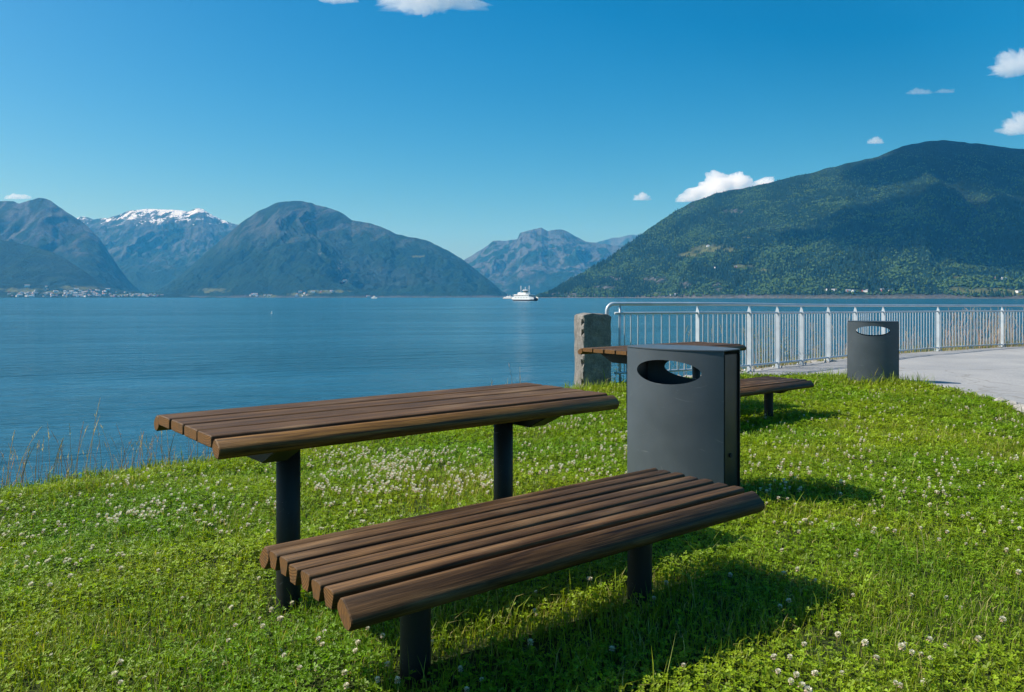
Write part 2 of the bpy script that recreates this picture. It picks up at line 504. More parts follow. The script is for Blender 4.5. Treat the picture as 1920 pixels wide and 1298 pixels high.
# clouds above the picture whose shadows lie on the right mountain
for (x, y, z, w, s) in ((60, 3750, 2350, 620, 21), (980, 4600, 2450, 760, 22), (-250, 4050, 2300, 330, 23)):
    o = build_cloud({21: "broad white cloud high above the right mountain's lower slope", 22: "largest white cloud high above the right mountain's summit",
                     23: "smallest of the white clouds high above the right mountain"}[s], 960, 0, 1000, w,
                    [(-0.6, 0.2, 0, 0.4), (0, -0.2, 0.05, 0.55), (0.5, 0.3, 0, 0.45), (0.2, 0.5, 0, 0.4)], 0.012, s, 0.35, 3)
    o.location = (x, y, z)

# ------------------------------------------------------------------ near ground: lawn, path, bank
FENCE = [(1.47, 11.40), (2.81, 12.05), (3.86, 12.95), (4.55, 13.65), (5.20, 14.30), (6.02, 15.15), (6.90, 16.0),
         (7.88, 16.9), (10.06, 18.8), (12.56, 20.4), (15.2, 21.8), (18.0, 23.0)]
EDGE = [(-60, -30), (-20, -6), (-9.0, 2.2), (-6.0, 4.35), (-4.05, 5.85), (-2.85, 7.15), (-1.55, 8.45), (-0.2, 9.95), (0.75, 11.25),
        (1.2, 12.1), (2.35, 12.95), (3.3, 13.75), (4.0, 14.5), (4.6, 15.15), (5.4, 16.0), (6.25, 16.8), (7.2, 17.7), (9.5, 19.65),
        (12.1, 21.3), (14.9, 22.8), (18, 24.2), (40, 30), (120, 40)]
LAWN_PATH = [(3.3, 12.75), (3.9, 12.55), (4.45, 12.2), (5.0, 12.05), (5.35, 11.6), (5.55, 11.1), (5.66, 10.5), (5.66, 9.9), (5.62, 9.3),
             (5.45, 8.6), (5.22, 8.0), (5.0, 7.2), (4.9, 6.0), (5.1, 4.0), (6.0, 0.0), (8.0, -8.0)]
PATH_OUT = [(3.45, 12.85), (4.3, 13.62), (4.98, 14.32), (5.8, 15.15), (6.7, 16.0), (7.7, 16.85), (9.9, 18.65), (12.45, 20.2), (15.1, 21.55),
            (18.0, 22.7), (26, 24), (34, 20), (34, 8), (34, -8)]
CTRL = np.array([(-0.30, 2.33, -1.125), (0.50, 2.95, -1.135), (-0.88, 3.16, -1.245), (0.15, 3.95, -1.225), (1.05, 4.6, -1.165),
                 (2.3, 7.9, -1.255), (1.7, 8.6, -1.285), (1.2, 11.1, -1.255), (5.2, 9.5, -1.21), (5.0, 11.4, -1.20), (0, 1.8, -1.105),
                 (1.6, 2.2, -1.10), (-1.7, 2.2, -1.22), (-3.2, 4.6, -1.42), (-2.0, 6.8, -1.43), (-0.5, 9.0, -1.36), (3.0, 5.5, -1.17),
                 (2.4, 3.4, -1.12), (3.2, 10.5, -1.24), (-3.0, 2.0, -1.33), (5.0, 3.0, -1.13), (8, 12, -1.22), (12, 18, -1.30), (6, 14.5, -1.26),
                 (0, -3, -1.10), (10, 0, -1.15), (-8, -3, -1.45), (20, 15, -1.25), (-1.2, 4.6, -1.31), (3.5, 12.6, -1.25)])
def ground_smooth(x, y):
    x = np.asarray(x, float); y = np.asarray(y, float)
    s = np.zeros(np.broadcast(x, y).shape); w = np.zeros_like(s)
    for cx, cy, cz in CTRL:
        k = 1.0 / (((x - cx) ** 2 + (y - cy) ** 2) + 0.25) ** 1.6
        s = s + k * cz; w = w + k
    return s / w
def edge_dist(x, y, line):
    """signed distance to a polyline, positive on its right-hand side"""
    x = np.asarray(x, float); y = np.asarray(y, float)
    best = np.full(np.broadcast(x, y).shape, 1e9); sg = np.ones_like(best)
    for (ax, ay), (bx, by) in zip(line[:-1], line[1:]):
        dx, dy = bx - ax, by - ay
        t = np.clip(((x - ax) * dx + (y - ay) * dy) / (dx * dx + dy * dy), 0, 1)
        d = np.hypot(x - ax - t * dx, y - ay - t * dy)
        cr = dx * (y - ay) - dy * (x - ax)
        m = d < best
        best = np.where(m, d, best); sg = np.where(m, np.where(cr > 0, -1.0, 1.0), sg)
    return best * sg
def ground_z(x, y):
    d = edge_dist(x, y, EDGE)
    z = ground_smooth(x, y)
    z = z + 0.010 * fbm(np.asarray(x) * 1.1, np.asarray(y) * 1.1, 3, 5)
    z = z - 0.10 * (1 - sstep(-0.2, 0.9, d))
    drop = np.clip(-d, 0, None)
    z = z - 0.75 * drop - np.where(drop > 0, 0.10 * fbm(np.asarray(x) * 1.5, np.asarray(y) * 1.5, 3, 8) * np.clip(drop, 0, 1), 0)
    return np.maximum(z, -9.0)
def gz(x, y): return float(ground_z(np.array([x]), np.array([y]))[0])
def on_path(x, y): return (edge_dist(x, y, LAWN_PATH) < 0) & (np.asarray(y) < 26) & (np.asarray(x) > 3.2)

def spaced(a0, a1, step, lo, hi):
    core = np.arange(a0, a1 + 1e-6, step)
    left, s = [a0], step
    while left[-1] > lo: s *= 1.35; left.append(left[-1] - s)
    right, s = [a1], step
    while right[-1] < hi: s *= 1.35; right.append(right[-1] + s)
    return np.concatenate([left[:0:-1], core, right[1:]])
gx, gy = spaced(-6, 9, 0.12, -60, 120), spaced(1, 17, 0.12, -50, 60)
GX, GY = np.meshgrid(gx, gy, indexing='ij')
GZ = ground_z(GX, GY)
gd = edge_dist(GX, GY, EDGE)
fd = np.minimum(np.abs(edge_dist(GX, GY, FENCE)), 9)
verge = (1 - sstep(0.15, 0.55, fd + 0.25 * fbm(GX * 2, GY * 2, 2, 4))) * (GX > 2.6)
verge = np.maximum(verge, (gd < 0.9) * (GX > 3.2) * 0.9)
soil = np.array((0.030, 0.045, 0.012)); sand = np.array((0.28, 0.25, 0.20)); rock = np.array((0.16, 0.15, 0.12))
gcol = blend(np.broadcast_to(soil, GX.shape + (3,)), sand, np.clip(verge, 0, 1))
gcol = blend(gcol, rock, sstep(0.1, 1.0, -gd))
t = NT("soil_and_turf")
at = t.n("ShaderNodeVertexColor", layer_name="Col")
geo = t.n("ShaderNodeNewGeometry")
n1 = t.noise(28, 5, 0.65, geo.outputs["Position"])
c = t.mix(at.outputs["Color"], t.ramp(n1, [(0.3, 0.55), (0.7, 1.4)]), 1.0, 'MULTIPLY')
t.principled(c, 0.95, normal=t.bump(n1, 0.8, 0.02), spec=0.15)
ground = link("ground", np_mesh("ground", np.stack([GX.ravel(), GY.ravel(), GZ.ravel()], 1), grid_faces(len(gx), len(gy)), t.mat,
                                gcol.reshape(-1, 3), smooth=True))
tag(ground, kind="structure")

def resample(line, n):
    p = np.array(line, float); s = np.concatenate([[0], np.cumsum(np.hypot(*np.diff(p, axis=0).T))])
    q = np.linspace(0, s[-1], n)
    return np.stack([np.interp(q, s, p[:, 0]), np.interp(q, s, p[:, 1])], 1)
def smooth_line(line, n, it=6):
    q = resample(line, n)
    for _ in range(it):
        q[1:-1] = 0.25 * q[:-2] + 0.5 * q[1:-1] + 0.25 * q[2:]
    return q
a = smooth_line(LAWN_PATH, 130); b = smooth_line(PATH_OUT, 130)
a = a + 0.03 * np.stack([fbm(np.arange(130) * 0.5, 0, 3, 61), fbm(np.arange(130) * 0.5, 3, 3, 62)], 1)
k = np.linspace(0, 1, 60) ** 1.3
P = a[:, None, :] * (1 - k[None, :, None]) + b[:, None, :] * k[None, :, None]
PZ = ground_z(P[..., 0], P[..., 1]) + 0.030
PZ[:, 0] -= 0.06; PZ[:, -1] -= 0.06
t = NT("path_concrete")
geo = t.n("ShaderNodeNewGeometry")
n1 = t.noise(0.7, 5, 0.6, geo.outputs["Position"]); n2 = t.noise(45, 3, 0.7, geo.outputs["Position"]); n3 = t.noise(220, 2, 0.6, geo.outputs["Position"])
c = t.mix((0.27, 0.28, 0.29), (0.37, 0.37, 0.365), t.ramp(n1, [(0.3, 0.0), (0.7, 1.0)]))
c = t.mix(c, t.ramp(n2, [(0.3, 0.78), (0.7, 1.15)]), 1.0, 'MULTIPLY')
vor = t.n("ShaderNodeTexVoronoi", feature='DISTANCE_TO_EDGE'); vor.inputs["Scale"].default_value = 0.22
wv = t.n("ShaderNodeVectorMath", operation='ADD'); t.l(geo.outputs["Position"], wv.inputs[0])
nz = t.n("ShaderNodeTexNoise"); nz.inputs["Scale"].default_value = 1.5; t.l(geo.outputs["Position"], nz.inputs["Vector"]); t.l(nz.outputs["Color"], wv.inputs[1])
t.l(wv.outputs["Vector"], vor.inputs["Vector"])
c = t.mix((0.20, 0.19, 0.17), c, t.ramp(vor.outputs["Distance"], [(0.002, 0.35), (0.006, 1.0)]))
t.principled(c, 0.85, normal=t.bump(n3, 0.5, 0.004), spec=0.25)
path = link("path", np_mesh("path", np.concatenate([P, PZ[..., None]], 2).reshape(-1, 3), grid_faces(130, 60), t.mat, smooth=True))
tag(path, kind="structure")

def pix_ground(px, py, lift=0.03):
    """point of the lawn seen at a photo pixel"""
    Y = 4.0
    for _ in range(30):
        z = gz(u_of(px) * Y, Y) + lift
        Y = 0.5 * Y + 0.5 * min(30.0, z / t_of(py))
    return u_of(px) * Y, Y

# ------------------------------------------------------------------ furniture materials
def wood_material(name, c1, c2, c3, rough=0.55):
    t = NT(name)
    tc = t.n("ShaderNodeTexCoord"); oi = t.n("ShaderNodeObjectInfo")
    off = t.n("ShaderNodeCombineXYZ")
    mm = t.n("ShaderNodeMath", operation='MULTIPLY'); mm.inputs[1].default_value = 37.0
    t.l(oi.outputs["Random"], mm.inputs[0])
    for s in ("X", "Y", "Z"): t.l(mm.outputs[0], off.inputs[s])
    add = t.n("ShaderNodeVectorMath", operation='ADD'); t.l(tc.outputs["Object"], add.inputs[0]); t.l(off.outputs["Vector"], add.inputs[1])
    v = add.outputs["Vector"]
    fine = t.noise(1.0, 5, 0.65, t.mapping(v, (5, 210, 210)), 0.3)
    grain = t.noise(1.0, 4, 0.6, t.mapping(v, (1.6, 34, 34)), 1.2)
    blot = t.noise(1.0, 3, 0.5, t.mapping(v, (2.2, 9, 9)))
    c = t.mix(c1, c2, t.ramp(grain, [(0.32, 0.0), (0.68, 1.0)]))
    c = t.mix(c, c3, t.ramp(blot, [(0.56, 0.0), (0.74, 0.8)]))
    crack = t.noise(1.0, 3, 0.7, t.mapping(v, (1.1, 75, 75)), 0.6)
    c = t.mix(c, (0.012, 0.008, 0.006), t.ramp(crack, [(0.60, 0.0), (0.67, 0.85)]))
    c = t.mix(c, t.ramp(fine, [(0.28, 0.35), (0.72, 1.6)]), 1.0, 'MULTIPLY')
    tint = t.n("ShaderNodeMapRange"); tint.inputs["To Min"].default_value = 0.78; tint.inputs["To Max"].default_value = 1.2
    t.l(oi.outputs["Random"], tint.inputs["Value"])
    c = t.mix(c, tint.outputs["Result"], 1.0, 'MULTIPLY')
    hsum = t.n("ShaderNodeMath", operation='ADD'); t.l(fine, hsum.inputs[0]); t.l(grain, hsum.inputs[1])
    t.principled(c, rough, normal=t.bump(hsum.outputs[0], 0.6, 0.0025), spec=0.22)
    return t.mat
MAT_WOOD = wood_material("weathered_brown_wood", (0.034, 0.016, 0.0055), (0.138, 0.071, 0.026), (0.205, 0.125, 0.060), 0.62)
MAT_WOOD_OIL = wood_material("oiled_brown_wood", (0.060, 0.027, 0.007), (0.190, 0.096, 0.023), (0.11, 0.050, 0.014), 0.52)
t = NT("sawn_wood_end")
tc = t.n("ShaderNodeTexCoord"); oi = t.n("ShaderNodeObjectInfo")
sh = t.n("ShaderNodeCombineXYZ")
for s_, k_ in (("Y", 0.23), ("Z", -0.31)):
    mm = t.n("ShaderNodeMath", operation='MULTIPLY_ADD'); mm.inputs[1].default_value = k_; mm.inputs[2].default_value = -0.5 * k_ - 0.06
    t.l(oi.outputs["Random"], mm.inputs[0]); t.l(mm.outputs[0], sh.inputs[s_])
av = t.n("ShaderNodeVectorMath", operation='ADD'); t.l(tc.outputs["Object"], av.inputs[0]); t.l(sh.outputs["Vector"], av.inputs[1])
w = t.n("ShaderNodeTexWave", wave_type='RINGS', rings_direction='X'); w.inputs["Scale"].default_value = 38; w.inputs["Distortion"].default_value = 3.5
t.l(av.outputs["Vector"], w.inputs["Vector"])
n = t.noise(60, 3, 0.6, av.outputs["Vector"])
c = t.mix((0.10, 0.046, 0.015), (0.25, 0.125, 0.043), w.outputs["Color"])
c = t.mix(c, (0.10, 0.065, 0.035), t.ramp(n, [(0.45, 0.0), (0.7, 0.8)]))
t.principled(c, 0.8, spec=0.2)
MAT_END = t.mat

def painted_metal(name, base, rough, dirt, scratch=True, metal=0.0):
    t = NT(name)
    tc = t.n("ShaderNodeTexCoord")
    v = tc.outputs["Object"]
    n1 = t.noise(3.0, 5, 0.6, v); n2 = t.noise(1.0, 3, 0.7, t.mapping(v, (26, 26, 2.2)))
    c = t.mix(base, [b * 1.3 for b in base], t.ramp(n1, [(0.3, 0.0), (0.7, 1.0)]))
    c = t.mix(c, dirt, t.ramp(n2, [(0.58, 0.0), (0.85, 0.35)]))
    if scratch:
        sp = t.n("ShaderNodeTexVoronoi"); sp.inputs["Scale"].default_value = 95; t.l(v, sp.inputs["Vector"])
        low = t.noise(5.0, 2, 0.5, v)
        k = t.mix(t.ramp(sp.outputs["Distance"], [(0.05, 1.0), (0.10, 0.0)]), t.ramp(low, [(0.5, 0.0), (0.62, 1.0)]), 1.0, 'MULTIPLY')
        c = t.mix(c, (0.30, 0.31, 0.31), k)
        wv = t.n("ShaderNodeTexWave", wave_type='BANDS', bands_direction='Z'); wv.inputs["Scale"].default_value = 2.6
        wv.inputs["Distortion"].default_value = 14.0; wv.inputs["Detail"].default_value = 1.0; t.l(v, wv.inputs["Vector"])
        lm = t.noise(9.0, 2, 0.5, v)
        k2 = t.mix(t.ramp(wv.outputs["Fac"], [(0.9985, 0.0), (0.9998, 1.0)]), t.ramp(lm, [(0.55, 0.0), (0.65, 0.6)]), 1.0, 'MULTIPLY')
        c = t.mix(c, (0.20, 0.22, 0.23), k2)
    r = t.ramp(n1, [(0.3, rough - 0.06), (0.7, rough + 0.1)])
    t.principled(c, r, metal, normal=t.bump(t.noise(160, 2, 0.5, v), 0.12, 0.001), spec=0.5)
    return t.mat
MAT_BIN = painted_metal("slate_grey_paint", (0.060, 0.075, 0.090), 0.44, (0.075, 0.076, 0.072))
MAT_BIN_SHADE = painted_metal("shaded_bin_grey", (0.007, 0.0085, 0.010), 0.40, (0.05, 0.045, 0.038), scratch=False)  # near-black for the bin sides; their shade is put into the colour
MAT_LEG = painted_metal("charcoal_steel", (0.0045, 0.0053, 0.006), 0.55, (0.03, 0.026, 0.02))
MAT_FLAT_BLACK = flat_mat("flat_black", (0.006, 0.006, 0.007), 0.7)  # black for the lock and the block darkening the bin's inside
MAT_STEEL = painted_metal("galvanised_steel", (0.45, 0.50, 0.54), 0.42, (0.30, 0.30, 0.28), scratch=False, metal=0.25)

# ------------------------------------------------------------------ bevelled prism along X from a (y, z) outline
def prism_mesh(name, outline, length, bevel=0.0, seg=2, mats=None, smooth=False):
    bm = bmesh.new()
    rings = []
    for x in (-length / 2, length / 2):
        rings.append([bm.verts.new((x, y, z)) for y, z in outline])
    n = len(outline)
    ends = []
    ends.append(bm.faces.new(rings[0])); ends.append(bm.faces.new(list(reversed(rings[1]))))
    for i in range(n):
        f = bm.faces.new((rings[0][(i + 1) % n], rings[0][i], rings[1][i], rings[1][(i + 1) % n])); f.smooth = smooth
    for f in ends: f.material_index = 1 if mats and len(mats) > 1 else 0
    bmesh.ops.recalc_face_normals(bm, faces=bm.faces)
    if bevel:
        es = set(e for f in ends for e in f.edges)
        bmesh.ops.bevel(bm, geom=list(es), offset=bevel, segments=1, affect='EDGES', material=0)
    me = bpy.data.meshes.new(name); bm.to_mesh(me); bm.free()
    for m in (mats or []): me.materials.append(m)
    return me

def rounded_rect(w, h, r, k=3):
    pts = []
    for cx, cy, a0 in ((w / 2 - r, h / 2 - r, 0), (-w / 2 + r, h / 2 - r, 90), (-w / 2 + r, -h / 2 + r, 180), (w / 2 - r, -h / 2 + r, 270)):
        for i in range(k + 1):
            a = math.radians(a0 + 90 * i / k)
            pts.append((cx + r * math.cos(a), cy + r * math.sin(a)))
    return pts
def log_outline(w, h, side, tilt=42):
    """edge log: a thick rounded board leaning outwards and down, its inner underside cut off"""
    c, n = math.cos(math.radians(tilt)), math.sin(math.radians(tilt))
    pts = []
    for i in range(20):
        a = 2 * math.pi * i / 20
        ca, sa = math.cos(a), math.sin(a)
        y = 0.5 * w * math.copysign(abs(ca) ** 0.6, ca); z = 0.5 * h * math.copysign(abs(sa) ** 0.75, sa)
        y, z = y * c + z * n, -y * n + z * c          # +y is outwards here
        z = max(z, -0.42 * w)
        pts.append((side * y, z))
    return pts if side > 0 else pts[::-1]
def slat_outline(w, h):
    """bench slat: rounded on top, narrowing downwards"""
    pts = [(0.30 * w, -0.5 * h)]
    for i in range(9):
        a = math.pi * i / 8
        ca, sa = math.cos(a), math.sin(a); pts.append((0.5 * w * math.copysign(abs(ca) ** 0.55, ca), 0.22 * h + 0.28 * h * abs(sa) ** 0.6))
    pts.append((-0.30 * w, -0.5 * h))
    return pts

def tube(name, pts, radius, mat, parent=None, sides=12, cap=True):
    """round bar through a list of points"""
    bm = bmesh.new(); rings = []
    pts = [Vector(p) for p in pts]
    prev = None
    for i, p in enumerate(pts):
        d = (pts[min(i + 1, len(pts) - 1)] - pts[max(i - 1, 0)]).normalized()
        ref = Vector((0, 0, 1)) if abs(d.z) < 0.9 else Vector((0, 1, 0))
        if prev is not None: ref = prev
        a = (ref - d * ref.dot(d)).normalized(); b = d.cross(a); prev = a
        rings.append([bm.verts.new(p + (a * math.cos(2 * math.pi * k / sides) + b * math.sin(2 * math.pi * k / sides)) * radius) for k in range(sides)])
    for r0, r1 in zip(rings[:-1], rings[1:]):
        for k in range(sides):
            f = bm.faces.new((r0[k], r0[(k + 1) % sides], r1[(k + 1) % sides], r1[k])); f.smooth = True
    if cap:
        bm.faces.new(list(reversed(rings[0]))); bm.faces.new(rings[-1])
    bmesh.ops.recalc_face_normals(bm, faces=bm.faces)
    me = bpy.data.meshes.new(name); bm.to_mesh(me); bm.free()
    return link(name, me, mat, parent)

ROT = math.atan2(0.628, 0.778)         # tables and benches lie along this heading
def heading(s, e): 
    c, n = math.cos(ROT), math.sin(ROT)
    return (s * c - e * n, s * n + e * c)

def crossbar_mesh(width, deep, shallow, thick):
    """steel bracket under the planks: deep in its middle, tapering to both ends"""
    out = [(-width / 2, 0), (-width / 2, -shallow), (-width * 0.2, -deep), (width * 0.2, -deep), (width / 2, -shallow), (width / 2, 0)]
    return prism_mesh("crossbar", out, thick, 0.004, mats=[MAT_LEG])

TL = 1.88
M_PLANK = prism_mesh("plank", rounded_rect(0.144, 0.041, 0.009, 2), TL, 0.003, mats=[MAT_WOOD, MAT_END])
M_TLOG_F = prism_mesh("edge_log", log_outline(0.070, 0.056, -1, 36), TL, 0.003, mats=[MAT_WOOD_OIL, MAT_END], smooth=True)
M_TLOG_B = prism_mesh("edge_log", log_outline(0.070, 0.056, 1, 36), TL, 0.003, mats=[MAT_WOOD_OIL, MAT_END], smooth=True)
M_TBAR = crossbar_mesh(0.62, 0.115, 0.025, 0.10)
BL = 1.715
M_SLAT = prism_mesh("slat", slat_outline(0.0575, 0.050), BL, 0.002, mats=[MAT_WOOD, MAT_END], smooth=True)
M_BLOG_F = prism_mesh("edge_log", log_outline(0.082, 0.052, -1, 40), BL, 0.003, mats=[MAT_WOOD, MAT_END], smooth=True)
M_BLOG_B = prism_mesh("edge_log", log_outline(0.078, 0.052, 1, 45), BL, 0.003, mats=[MAT_WOOD, MAT_END], smooth=True)
M_BBAR = crossbar_mesh(0.42, 0.085, 0.02, 0.09)

def leg(parent, s, e, ztop, zbot, r):
    o = tube("leg", [(0, 0, 0), (0, 0, -(ztop - zbot) + 0.35), (0, 0, -(ztop - zbot) + 0.1), (0, 0, -(ztop - zbot))], r, MAT_LEG, parent, 24)
    o.location = (s, e, ztop)
    return o

def make_table(cx, cy, ztop, label):
    """local X runs along the table, local Y across it away from its bench"""
    base = gz(cx, cy)
    root = empty("picnic_table", (cx, cy, base), ROT)
    tag(root, label, "table", "picnic tables")
    top = ztop - base
    pitch = 0.1570
    for i in range(4):
        o = link("plank", M_PLANK, parent=root); o.location = (random.uniform(-0.003, 0.003), (i - 1.5) * pitch, top - 0.0215 + random.uniform(-0.0025, 0.001))
    yl = 2 * pitch + 0.034
    o = link("edge_log", M_TLOG_F, parent=root); o.location = (0, -yl, top - 0.043)
    o = link("edge_log", M_TLOG_B, parent=root); o.location = (0, yl, top - 0.043)
    for s in (-1, 1):
        o = link("crossbar", M_TBAR, parent=root); o.location = (s * (TL / 2 - 0.295), 0, top - 0.0415)
        x = s * (TL / 2 - 0.400); hx, hy = heading(x, 0)
        leg(root, x, 0, top - 0.043, gz(cx + hx, cy + hy) - base - 0.10, 0.0465)
    return root
def make_bench(cx, cy, ztop, label):
    base = gz(cx, cy)
    root = empty("park_bench", (cx, cy, base), ROT)
    tag(root, label, "bench", "benches beside the picnic tables")
    top = ztop - base
    pitch = 0.0725
    for i in range(6):
        o = link("slat", M_SLAT, parent=root); o.location = (random.uniform(-0.004, 0.004), (i - 2.5) * pitch, top - 0.025 + random.uniform(-0.002, 0.002))
    o = link("edge_log", M_BLOG_F, parent=root); o.location = (0, -3 * pitch - 0.041, top - 0.044)
    o = link("edge_log", M_BLOG_B, parent=root); o.location = (0, 3 * pitch + 0.030, top - 0.036)
    for s in (-1, 1):
        o = link("crossbar", M_BBAR, parent=root); o.location = (s * (BL / 2 - 0.265), 0, top - 0.0505)
        x = s * (BL / 2 - 0.365); hx, hy = heading(x, 0)
        leg(root, x, 0, top - 0.052, gz(cx + hx, cy + hy) - base - 0.10, 0.046)
    return root
make_table(-0.462, 3.480, -0.46, "brown wooden picnic table with charcoal steel legs in the foreground, nearest the camera")
make_bench(0.096, 2.678, -0.730, "slatted brown wooden bench in the foreground, in front of the grey litter bin")
make_table(1.66, 8.645, -0.529, "brown wooden picnic table farther back, partly hidden behind the near litter bin")
make_bench(2.26, 7.89, -0.855, "slatted brown wooden bench farther back, to the right of the near litter bin")

# ------------------------------------------------------------------ litter bins
def bin_outline(W, s, bulge, n=28):
    """front (-Y) and back curves of the lens-shaped plan"""
    xs = np.linspace(-W / 2, W / 2, n)
    k = 1 - (2 * xs / W) ** 2
    return xs, -s / 2 - bulge * k, s / 2 + bulge * k
def curved_panel(name, xs, ys, H, z0, hole, thick, mat, parent, outward):
    """bent sheet with an elliptical opening; hole = (cx, cz, rx, rz)"""
    cx, cz, rx, rz = hole
    n = 64
    ring = []
    for i in range(n):
        a = 2 * math.pi * i / n
        ring.append((cx + rx * math.cos(a), cz + rz * math.sin(a), a))
    yf = lambda x: float(np.interp(x, xs, ys))
    bm = bmesh.new()
    x0, x1, top = xs[0], xs[-1], H
    levels = 7
    inner = None; grids = []
    for side in (0, 1):
        off = -outward * thick * side
        rows = []
        for j in range(levels):
            f = (j / (levels - 1))
            row = []
            for (hx, hz, a) in ring:
                ca, sa = math.cos(a), math.sin(a)
                # outer rectangle point straight out from the hole's middle
                tx = ((x1 - cx) / ca if ca > 0 else (x0 - cx) / ca) if abs(ca) > 1e-6 else 1e9
                tz = ((top - cz) / sa if sa > 0 else (z0 - cz) / sa) if abs(sa) > 1e-6 else 1e9
                tt = min(tx, tz)
                ox, oz = cx + tt * ca, cz + tt * sa
                x, z = hx + (ox - hx) * f, hz + (oz - hz) * f
                row.append(bm.verts.new((x, yf(x) + off, z)))
            rows.append(row)
        grids.append(rows)
    for rows in grids:
        for j in range(levels - 1):
            for i in range(n):
                f = bm.faces.new((rows[j][i], rows[j][(i + 1) % n], rows[j + 1][(i + 1) % n], rows[j + 1][i])); f.smooth = True
    for j in (0, levels - 1):
        for i in range(n):
            f = bm.faces.new((grids[0][j][i], grids[0][j][(i + 1) % n], grids[1][j][(i + 1) % n], grids[1][j][i]))
            for e in f.edges: e.smooth = False
    # snap outer corners: the four rays nearest the corners
    for rows in grids:
        for (X, Z) in ((x0, z0), (x0, top), (x1, z0), (x1, top)):
            v = min(rows[-1], key=lambda q: (q.co.x - X) ** 2 + (q.co.z - Z) ** 2)
            dy = v.co.y - yf(v.co.x); v.co.x, v.co.z = X, Z; v.co.y = yf(X) + dy
    bmesh.ops.recalc_face_normals(bm, faces=bm.faces)
    me = bpy.data.meshes.new(name); bm.to_mesh(me); bm.free()
    return link(name, me, mat, parent)
def slab_from_outline(name, outer, z0, z1, mat, parent, bevel=0.0):
    bm = bmesh.new()
    a = [bm.verts.new((x, y, z0)) for x, y in outer]; b = [bm.verts.new((x, y, z1)) for x, y in outer]
    bm.faces.new(list(reversed(a))); top = bm.faces.new(b)
    n = len(outer)
    for i in range(n): bm.faces.new((a[i], a[(i + 1) % n], b[(i + 1) % n], b[i]))
    bmesh.ops.recalc_face_normals(bm, faces=bm.faces)
    if bevel: bmesh.ops.bevel(bm, geom=list(top.edges), offset=bevel, segments=2, affect='EDGES')
    me = bpy.data.meshes.new(name); bm.to_mesh(me); bm.free()
    return link(name, me, mat, parent)
def box_mesh(sx, sy, sz, bevel=0.0, name="box"):
    bm = bmesh.new(); bmesh.ops.create_cube(bm, size=1.0)
    bmesh.ops.scale(bm, vec=(sx, sy, sz), verts=bm.verts)
    if bevel: bmesh.ops.bevel(bm, geom=list(bm.edges), offset=bevel, segments=2, affect='EDGES')
    me = bpy.data.meshes.new(name); bm.to_mesh(me); bm.free()
    return me
def make_bin(x, y, rz, ztop, label, W=0.645, s=0.20, bulge=0.10):
    base = gz(x, y)
    root = empty("litter_bin", (x, y, base), rz)
    tag(root, label, "bin", "slate grey litter bins")
    H = ztop - base - 0.006
    xs, yf, yb = bin_outline(W, s, bulge)
    hole = (0, H - 0.128, 0.215, 0.070)
    curved_panel("front_panel", xs, yf, H, 0.03, hole, 0.006, MAT_BIN, root, -1)
    curved_panel("back_panel", xs, yb, H, 0.03, hole, 0.006, MAT_BIN, root, 1)
    for sd in (-1, 1):
        p = link("side_panel", box_mesh(0.02, s - 0.020, H - 0.05, 0.003), MAT_BIN_SHADE, root); p.location = (sd * (W / 2 - 0.016), 0, 0.03 + (H - 0.05) / 2)
        for e in (-1, 1):
            q = link("corner_strip", box_mesh(0.020, 0.012, H - 0.045, 0.003), MAT_BIN_SHADE, p); q.location = (sd * 0.010, e * (s / 2 - 0.012), 0)
        lk = tube("lock", [(0, 0, 0), (sd * 0.008, 0, 0)], 0.013, MAT_FLAT_BLACK, p, 16); lk.location = (sd * 0.0095, -0.01, -H * 0.5 + 0.27)
    out = [(a, b - 0.004) for a, b in zip(xs, yf)] + [(a, b + 0.004) for a, b in zip(xs[::-1], yb[::-1])]
    slab_from_outline("lid", out, H + 0.001, H + 0.007, MAT_BIN, root, 0.002)
    k = 0.90
    inn = [(a * k, b * 0.86) for a, b in zip(xs, yf)] + [(a * k, b * 0.86) for a, b in zip(xs[::-1], yb[::-1])]
    slab_from_outline("dark_infill", inn, 0.05, H - 0.235, MAT_FLAT_BLACK, root)  # black block added so the inside looks dark through the slot
    slab_from_outline("plinth", inn, -0.08, 0.045, MAT_BIN_SHADE, root)
    return root
make_bin(1.012, 4.74, math.atan2(-0.45, 0.49), -0.300, "slate grey litter bin with oval slot close behind the foreground bench")
far_bin = make_bin(5.03, 11.1, math.radians(-24), -0.336, "smaller-looking grey litter bin far back where the lawn meets the path")

